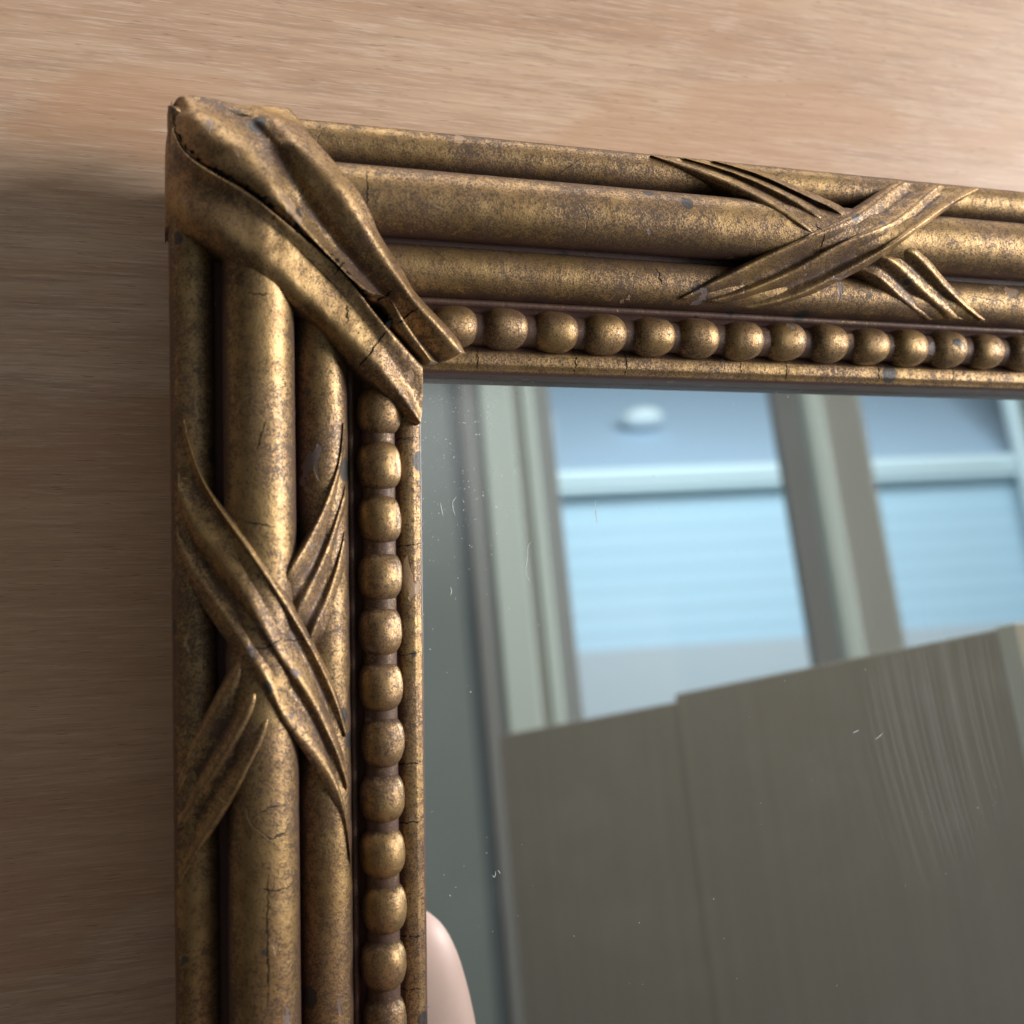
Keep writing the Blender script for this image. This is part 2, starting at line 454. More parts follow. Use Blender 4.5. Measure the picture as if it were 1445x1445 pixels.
# ribbons and the corner wrap: carved strips laid over the reeds. Each is a set of fold lines
# (edge, crest, hollow, crest ... edge) measured on the frame, in bead pitches.
FOLDS = {
    'leftA': [[[-4.218,-0.972,0.295],[-4.141,-1.324,0.341],[-4.042,-1.668,0.401],[-3.906,-1.994,0.484],[-3.73,-2.294,0.591],[-3.53,-2.572,0.711],[-3.326,-2.849,0.829],[-3.124,-3.139,0.913],[-2.919,-3.437,0.931],[-2.715,-3.734,0.883],[-2.524,-4.031,0.8],[-2.355,-4.343,0.719],[-2.195,-4.66,0.642],[-2.034,-4.976,0.564],[-1.875,-5.294,0.488],[-1.73,-5.62,0.416],[-1.604,-5.952,0.342],[-1.493,-6.285,0.247]],[[-4.22,-1.03,0.424],[-4.138,-1.387,0.473],[-4.039,-1.738,0.534],[-3.906,-2.074,0.614],[-3.741,-2.389,0.714],[-3.557,-2.689,0.825],[-3.366,-2.985,0.938],[-3.17,-3.285,1.03],[-2.966,-3.591,1.064],[-2.762,-3.897,1.029],[-2.57,-4.203,0.952],[-2.387,-4.512,0.865],[-2.212,-4.827,0.78],[-2.046,-5.147,0.7],[-1.889,-5.474,0.625],[-1.751,-5.81,0.558],[-1.636,-6.156,0.496],[-1.536,-6.505,0.426]],[[-4.29,-1.655,0.227],[-4.138,-1.947,0.323],[-3.975,-2.233,0.422],[-3.799,-2.507,0.529],[-3.614,-2.773,0.641],[-3.432,-3.042,0.751],[-3.254,-3.319,0.848],[-3.08,-3.608,0.908],[-2.914,-3.908,0.917],[-2.746,-4.204,0.877],[-2.575,-4.492,0.805],[-2.41,-4.782,0.726],[-2.254,-5.079,0.651],[-2.11,-5.382,0.581],[-1.972,-5.689,0.515],[-1.839,-5.998,0.45],[-1.709,-6.309,0.386],[-1.58,-6.619,0.315]],[[-4.329,-2.173,0.359],[-4.204,-2.494,0.45],[-4.055,-2.804,0.543],[-3.874,-3.09,0.653],[-3.673,-3.358,0.775],[-3.477,-3.631,0.894],[-3.297,-3.921,0.997],[-3.128,-4.227,1.067],[-2.959,-4.54,1.088],[-2.776,-4.843,1.055],[-2.581,-5.131,0.977],[-2.387,-5.416,0.885],[-2.204,-5.708,0.796],[-2.042,-6.016,0.718],[-1.897,-6.334,0.648],[-1.758,-6.655,0.581],[-1.638,-6.985,0.517],[-1.536,-7.319,0.446]],[[-4.342,-2.588,0.183],[-4.21,-2.899,0.285],[-4.061,-3.204,0.38],[-3.885,-3.49,0.487],[-3.692,-3.762,0.604],[-3.496,-4.031,0.722],[-3.301,-4.303,0.833],[-3.106,-4.586,0.909],[-2.914,-4.882,0.924],[-2.73,-5.18,0.881],[-2.552,-5.474,0.803],[-2.375,-5.768,0.719],[-2.205,-6.067,0.637],[-2.046,-6.372,0.56],[-1.894,-6.682,0.487],[-1.752,-6.998,0.418],[-1.629,-7.322,0.35],[-1.524,-7.65,0.274]],[[-4.347,-3.046,0.317],[-4.188,-3.372,0.438],[-4.004,-3.685,0.555],[-3.806,-3.99,0.674],[-3.61,-4.295,0.793],[-3.412,-4.6,0.912],[-3.208,-4.906,1.015],[-3.008,-5.227,1.065],[-2.838,-5.568,1.056],[-2.682,-5.912,1.003],[-2.477,-6.219,0.908],[-2.251,-6.508,0.799],[-2.035,-6.805,0.695],[-1.842,-7.121,0.602],[-1.689,-7.462,0.526],[-1.585,-7.824,0.463],[-1.521,-8.197,0.407],[-1.482,-8.574,0.362]],[[-4.356,-3.142,0.184],[-4.242,-3.503,0.282],[-4.099,-3.854,0.376],[-3.92,-4.184,0.485],[-3.721,-4.498,0.606],[-3.515,-4.807,0.73],[-3.309,-5.118,0.848],[-3.106,-5.442,0.928],[-2.906,-5.778,0.941],[-2.701,-6.106,0.888],[-2.488,-6.42,0.793],[-2.279,-6.735,0.692],[-2.079,-7.057,0.596],[-1.897,-7.392,0.508],[-1.74,-7.742,0.432],[-1.617,-8.106,0.363],[-1.529,-8.481,0.292],[-1.467,-8.86,0.219]]],
    'leftB': [[[-1.527,-1.073,0.274],[-1.557,-1.303,0.299],[-1.598,-1.53,0.33],[-1.656,-1.752,0.365],[-1.728,-1.97,0.403],[-1.809,-2.184,0.443],[-1.898,-2.395,0.486],[-1.995,-2.601,0.533],[-2.1,-2.802,0.584],[-2.214,-2.998,0.638],[-2.332,-3.19,0.696],[-2.454,-3.379,0.754],[-2.578,-3.567,0.764],[-2.704,-3.755,0.673],[-2.83,-3.947,0.664],[-2.952,-4.144,0.681],[-3.068,-4.346,0.675],[-3.177,-4.549,0.647],[-3.281,-4.752,0.602],[-3.382,-4.955,0.595],[-3.481,-5.157,0.681],[-3.579,-5.359,0.67],[-3.68,-5.56,0.609],[-3.785,-5.758,0.545],[-3.893,-5.953,0.479],[-4.001,-6.148,0.414],[-4.104,-6.347,0.351],[-4.196,-6.552,0.292],[-4.277,-6.762,0.232],[-4.351,-6.974,0.169]],[[-1.517,-1.044,0.373],[-1.533,-1.284,0.389],[-1.563,-1.522,0.414],[-1.613,-1.755,0.449],[-1.681,-1.983,0.488],[-1.761,-2.206,0.53],[-1.851,-2.425,0.574],[-1.95,-2.639,0.622],[-2.059,-2.848,0.674],[-2.175,-3.051,0.731],[-2.298,-3.249,0.79],[-2.426,-3.444,0.851],[-2.557,-3.637,0.865],[-2.687,-3.831,0.777],[-2.814,-4.032,0.772],[-2.934,-4.24,0.792],[-3.047,-4.452,0.789],[-3.156,-4.666,0.765],[-3.259,-4.88,0.771],[-3.359,-5.092,0.863],[-3.458,-5.304,0.853],[-3.558,-5.515,0.793],[-3.663,-5.722,0.729],[-3.774,-5.926,0.662],[-3.887,-6.127,0.594],[-3.997,-6.331,0.527],[-4.099,-6.539,0.464],[-4.192,-6.754,0.405],[-4.276,-6.971,0.343],[-4.354,-7.189,0.276]],[[-1.472,-1.786,0.195],[-1.528,-2.001,0.257],[-1.587,-2.218,0.309],[-1.65,-2.436,0.352],[-1.721,-2.653,0.391],[-1.802,-2.865,0.431],[-1.894,-3.072,0.476],[-1.997,-3.273,0.525],[-2.109,-3.467,0.58],[-2.23,-3.655,0.638],[-2.357,-3.838,0.699],[-2.486,-4.019,0.713],[-2.613,-4.203,0.628],[-2.735,-4.393,0.63],[-2.853,-4.589,0.663],[-2.965,-4.79,0.675],[-3.073,-4.994,0.667],[-3.175,-5.2,0.689],[-3.268,-5.408,0.794],[-3.355,-5.616,0.795],[-3.443,-5.824,0.743],[-3.536,-6.027,0.687],[-3.637,-6.226,0.626],[-3.743,-6.421,0.562],[-3.851,-6.615,0.497],[-3.958,-6.808,0.431],[-4.065,-7.003,0.366],[-4.169,-7.197,0.298],[-4.27,-7.39,0.222],[-4.367,-7.581,0.136]],[[-1.502,-2.295,0.356],[-1.577,-2.495,0.418],[-1.651,-2.699,0.47],[-1.725,-2.904,0.512],[-1.804,-3.108,0.551],[-1.89,-3.309,0.593],[-1.983,-3.506,0.638],[-2.082,-3.7,0.685],[-2.183,-3.892,0.734],[-2.287,-4.083,0.784],[-2.393,-4.272,0.787],[-2.5,-4.46,0.695],[-2.609,-4.647,0.698],[-2.719,-4.835,0.744],[-2.828,-5.026,0.778],[-2.936,-5.22,0.794],[-3.041,-5.416,0.84],[-3.141,-5.614,0.963],[-3.237,-5.811,0.975],[-3.331,-6.007,0.927],[-3.427,-6.2,0.872],[-3.527,-6.39,0.812],[-3.628,-6.578,0.75],[-3.732,-6.765,0.687],[-3.839,-6.949,0.622],[-3.949,-7.131,0.556],[-4.059,-7.312,0.488],[-4.167,-7.493,0.418],[-4.272,-7.673,0.339],[-4.371,-7.851,0.249]],[[-1.5,-2.733,0.235],[-1.559,-2.94,0.287],[-1.62,-3.148,0.333],[-1.688,-3.355,0.374],[-1.768,-3.557,0.414],[-1.857,-3.755,0.458],[-1.954,-3.949,0.504],[-2.054,-4.141,0.553],[-2.155,-4.332,0.602],[-2.258,-4.522,0.603],[-2.364,-4.709,0.511],[-2.474,-4.894,0.516],[-2.587,-5.078,0.568],[-2.7,-5.262,0.617],[-2.813,-5.448,0.654],[-2.925,-5.639,0.722],[-3.033,-5.832,0.865],[-3.136,-6.027,0.893],[-3.234,-6.223,0.857],[-3.331,-6.416,0.809],[-3.43,-6.605,0.751],[-3.534,-6.79,0.688],[-3.641,-6.973,0.624],[-3.748,-7.156,0.559],[-3.855,-7.339,0.494],[-3.961,-7.522,0.429],[-4.068,-7.705,0.364],[-4.173,-7.888,0.295],[-4.275,-8.068,0.216],[-4.373,-8.245,0.126]],[[-1.525,-3.045,0.375],[-1.581,-3.26,0.418],[-1.642,-3.473,0.459],[-1.71,-3.685,0.496],[-1.787,-3.894,0.535],[-1.872,-4.1,0.576],[-1.961,-4.302,0.619],[-2.056,-4.502,0.665],[-2.157,-4.699,0.665],[-2.263,-4.891,0.573],[-2.375,-5.079,0.579],[-2.49,-5.266,0.634],[-2.605,-5.453,0.687],[-2.718,-5.642,0.735],[-2.828,-5.837,0.818],[-2.931,-6.037,0.979],[-3.029,-6.241,1.026],[-3.125,-6.444,1.008],[-3.222,-6.645,0.973],[-3.321,-6.842,0.924],[-3.423,-7.034,0.865],[-3.529,-7.224,0.802],[-3.636,-7.412,0.737],[-3.744,-7.6,0.672],[-3.852,-7.787,0.606],[-3.959,-7.974,0.541],[-4.066,-8.162,0.476],[-4.17,-8.351,0.408],[-4.271,-8.539,0.333],[-4.367,-8.724,0.247]],[[-1.503,-3.612,0.272],[-1.564,-3.812,0.325],[-1.631,-4.012,0.373],[-1.707,-4.21,0.417],[-1.792,-4.404,0.46],[-1.886,-4.593,0.506],[-1.987,-4.777,0.507],[-2.096,-4.957,0.415],[-2.209,-5.132,0.422],[-2.326,-5.306,0.478],[-2.443,-5.478,0.535],[-2.56,-5.651,0.59],[-2.673,-5.828,0.689],[-2.782,-6.01,0.873],[-2.883,-6.199,0.946],[-2.98,-6.392,0.953],[-3.075,-6.587,0.943],[-3.169,-6.779,0.918],[-3.264,-6.969,0.877],[-3.362,-7.155,0.825],[-3.462,-7.337,0.766],[-3.565,-7.516,0.704],[-3.67,-7.694,0.64],[-3.777,-7.87,0.575],[-3.885,-8.045,0.509],[-3.992,-8.222,0.445],[-4.094,-8.402,0.382],[-4.189,-8.586,0.321],[-4.276,-8.773,0.256],[-4.357,-8.96,0.186]]],
    'topA': [[[5.107,1.578,0.333],[5.406,1.756,0.429],[5.715,1.923,0.511],[6.029,2.081,0.587],[6.344,2.239,0.663],[6.662,2.393,0.737],[6.984,2.538,0.807],[7.305,2.687,0.875],[7.623,2.848,0.927],[7.945,3.009,0.939],[8.269,3.165,0.907],[8.582,3.326,0.832],[8.881,3.499,0.731],[9.172,3.681,0.62],[9.46,3.867,0.508],[9.748,4.052,0.395],[10.036,4.231,0.274],[10.317,4.395,0.119]],[[5.12,1.534,0.424],[5.425,1.684,0.52],[5.738,1.83,0.596],[6.051,1.978,0.667],[6.359,2.134,0.743],[6.666,2.292,0.819],[6.979,2.441,0.89],[7.294,2.585,0.96],[7.609,2.732,1.024],[7.93,2.874,1.064],[8.252,3.02,1.068],[8.562,3.183,1.028],[8.856,3.359,0.943],[9.14,3.541,0.835],[9.42,3.725,0.724],[9.702,3.908,0.613],[9.986,4.087,0.504],[10.273,4.263,0.397]],[[5.458,1.551,0.29],[5.81,1.65,0.355],[6.16,1.758,0.411],[6.504,1.885,0.472],[6.836,2.033,0.544],[7.164,2.191,0.62],[7.491,2.349,0.696],[7.818,2.508,0.773],[8.144,2.669,0.847],[8.474,2.829,0.902],[8.803,3.0,0.916],[9.12,3.187,0.875],[9.426,3.376,0.783],[9.724,3.566,0.67],[10.021,3.757,0.554],[10.318,3.947,0.439],[10.617,4.135,0.323],[10.914,4.319,0.2]],[[5.823,1.508,0.396],[6.164,1.613,0.479],[6.504,1.729,0.546],[6.84,1.861,0.611],[7.169,2.006,0.681],[7.493,2.159,0.754],[7.803,2.334,0.839],[8.1,2.526,0.931],[8.416,2.695,1.009],[8.749,2.836,1.057],[9.087,2.976,1.071],[9.416,3.135,1.045],[9.726,3.313,0.968],[10.02,3.501,0.859],[10.308,3.695,0.742],[10.595,3.889,0.624],[10.885,4.08,0.509],[11.178,4.268,0.394]],[[6.281,1.495,0.23],[6.624,1.593,0.315],[6.966,1.703,0.383],[7.304,1.83,0.446],[7.639,1.962,0.51],[7.972,2.1,0.576],[8.29,2.263,0.655],[8.608,2.426,0.734],[8.934,2.577,0.806],[9.257,2.737,0.873],[9.569,2.924,0.913],[9.873,3.125,0.893],[10.169,3.325,0.811],[10.457,3.52,0.698],[10.743,3.716,0.579],[11.03,3.911,0.461],[11.317,4.105,0.343],[11.604,4.296,0.221]],[[6.666,1.443,0.314],[7.018,1.521,0.419],[7.369,1.623,0.505],[7.713,1.754,0.578],[8.046,1.911,0.655],[8.371,2.081,0.737],[8.694,2.252,0.82],[9.015,2.43,0.905],[9.325,2.621,0.994],[9.63,2.828,1.066],[9.94,3.04,1.079],[10.25,3.242,1.021],[10.557,3.434,0.919],[10.865,3.618,0.809],[11.179,3.794,0.702],[11.5,3.961,0.601],[11.828,4.118,0.505],[12.158,4.271,0.412]],[[6.998,1.444,0.176],[7.334,1.536,0.294],[7.678,1.637,0.375],[8.016,1.763,0.443],[8.34,1.92,0.519],[8.661,2.081,0.597],[8.98,2.247,0.677],[9.289,2.427,0.764],[9.587,2.622,0.855],[9.881,2.831,0.927],[10.181,3.042,0.939],[10.483,3.244,0.881],[10.782,3.432,0.78],[11.083,3.613,0.671],[11.388,3.79,0.564],[11.697,3.96,0.461],[12.011,4.124,0.361],[12.326,4.285,0.261]]],
    'topB': [[[4.625,4.352,0.126],[4.81,4.224,0.224],[5.016,4.113,0.301],[5.238,4.024,0.357],[5.465,3.943,0.407],[5.691,3.861,0.456],[5.913,3.771,0.511],[6.13,3.671,0.571],[6.34,3.561,0.638],[6.541,3.441,0.709],[6.738,3.311,0.78],[6.938,3.179,0.838],[7.144,3.051,0.872],[7.359,2.932,0.831],[7.58,2.825,0.673],[7.804,2.728,0.596],[8.03,2.637,0.559],[8.256,2.549,0.517],[8.481,2.461,0.475],[8.706,2.371,0.432],[8.929,2.277,0.434],[9.149,2.178,0.531],[9.366,2.074,0.529],[9.582,1.967,0.477],[9.797,1.861,0.426],[10.014,1.757,0.374],[10.234,1.661,0.32],[10.457,1.577,0.259],[10.681,1.505,0.187],[10.904,1.441,0.106]],[[4.526,4.301,0.335],[4.767,4.236,0.379],[5.009,4.172,0.42],[5.251,4.107,0.46],[5.49,4.035,0.504],[5.725,3.954,0.553],[5.956,3.864,0.607],[6.181,3.765,0.667],[6.4,3.655,0.734],[6.61,3.534,0.807],[6.811,3.4,0.884],[7.007,3.257,0.957],[7.21,3.114,1.008],[7.425,2.981,1.03],[7.649,2.864,0.977],[7.879,2.761,0.808],[8.112,2.667,0.725],[8.346,2.577,0.684],[8.579,2.488,0.641],[8.812,2.398,0.598],[9.043,2.304,0.601],[9.272,2.206,0.697],[9.497,2.1,0.694],[9.718,1.988,0.64],[9.936,1.872,0.584],[10.156,1.759,0.527],[10.377,1.652,0.464],[10.601,1.559,0.39],[10.824,1.482,0.298],[11.045,1.417,0.192]],[[5.075,4.382,0.118],[5.302,4.325,0.187],[5.533,4.268,0.242],[5.765,4.206,0.287],[5.995,4.136,0.332],[6.22,4.054,0.382],[6.438,3.961,0.438],[6.649,3.856,0.502],[6.853,3.74,0.572],[7.048,3.614,0.648],[7.234,3.479,0.729],[7.417,3.337,0.808],[7.605,3.196,0.873],[7.807,3.064,0.864],[8.021,2.946,0.731],[8.241,2.841,0.672],[8.464,2.746,0.645],[8.689,2.656,0.61],[8.913,2.568,0.569],[9.136,2.479,0.574],[9.357,2.385,0.673],[9.575,2.286,0.673],[9.79,2.181,0.623],[10.003,2.073,0.571],[10.215,1.963,0.518],[10.427,1.853,0.464],[10.64,1.746,0.41],[10.854,1.645,0.351],[11.069,1.554,0.281],[11.285,1.471,0.202]],[[5.264,4.309,0.336],[5.501,4.255,0.375],[5.737,4.199,0.412],[5.972,4.137,0.45],[6.204,4.068,0.493],[6.432,3.989,0.54],[6.656,3.901,0.594],[6.874,3.804,0.652],[7.085,3.696,0.718],[7.288,3.577,0.79],[7.483,3.448,0.867],[7.674,3.313,0.941],[7.873,3.181,0.952],[8.085,3.06,0.843],[8.306,2.953,0.805],[8.532,2.858,0.796],[8.761,2.769,0.774],[8.989,2.685,0.742],[9.217,2.6,0.751],[9.442,2.51,0.852],[9.663,2.412,0.853],[9.879,2.307,0.803],[10.092,2.197,0.749],[10.304,2.084,0.695],[10.516,1.972,0.641],[10.729,1.86,0.587],[10.942,1.751,0.531],[11.156,1.647,0.469],[11.37,1.551,0.396],[11.585,1.465,0.311]],[[5.756,4.367,0.145],[5.994,4.315,0.201],[6.235,4.264,0.247],[6.476,4.21,0.286],[6.713,4.142,0.328],[6.943,4.058,0.379],[7.166,3.962,0.438],[7.384,3.856,0.502],[7.597,3.744,0.569],[7.806,3.626,0.641],[8.009,3.501,0.716],[8.208,3.37,0.744],[8.409,3.237,0.666],[8.62,3.111,0.664],[8.841,2.996,0.683],[9.068,2.89,0.68],[9.298,2.793,0.66],[9.527,2.698,0.675],[9.754,2.601,0.776],[9.976,2.499,0.776],[10.196,2.39,0.724],[10.413,2.278,0.67],[10.629,2.164,0.615],[10.846,2.052,0.561],[11.064,1.941,0.507],[11.283,1.833,0.454],[11.503,1.728,0.4],[11.724,1.628,0.338],[11.945,1.538,0.263],[12.165,1.456,0.177]],[[5.897,4.318,0.335],[6.138,4.264,0.376],[6.377,4.205,0.416],[6.614,4.137,0.459],[6.846,4.057,0.508],[7.071,3.964,0.564],[7.289,3.86,0.627],[7.504,3.751,0.693],[7.719,3.642,0.759],[7.936,3.535,0.824],[8.152,3.428,0.888],[8.369,3.32,0.901],[8.589,3.213,0.809],[8.814,3.111,0.797],[9.045,3.016,0.814],[9.279,2.927,0.815],[9.513,2.841,0.802],[9.745,2.753,0.824],[9.973,2.657,0.929],[10.193,2.549,0.928],[10.406,2.432,0.871],[10.616,2.309,0.812],[10.824,2.184,0.752],[11.034,2.062,0.693],[11.245,1.942,0.635],[11.459,1.825,0.578],[11.676,1.715,0.521],[11.897,1.616,0.458],[12.12,1.531,0.386],[12.345,1.456,0.305]],[[6.117,4.395,0.159],[6.364,4.366,0.172],[6.604,4.318,0.214],[6.837,4.251,0.27],[7.067,4.172,0.325],[7.294,4.083,0.381],[7.516,3.987,0.439],[7.736,3.887,0.5],[7.956,3.788,0.56],[8.177,3.69,0.62],[8.397,3.589,0.681],[8.612,3.481,0.698],[8.822,3.366,0.621],[9.034,3.249,0.633],[9.253,3.138,0.677],[9.478,3.035,0.699],[9.708,2.939,0.751],[9.938,2.844,0.882],[10.165,2.745,0.901],[10.385,2.637,0.857],[10.597,2.519,0.802],[10.805,2.394,0.743],[11.01,2.268,0.682],[11.217,2.143,0.621],[11.427,2.021,0.563],[11.638,1.903,0.505],[11.852,1.789,0.449],[12.069,1.68,0.389],[12.287,1.581,0.322],[12.506,1.489,0.246]]],
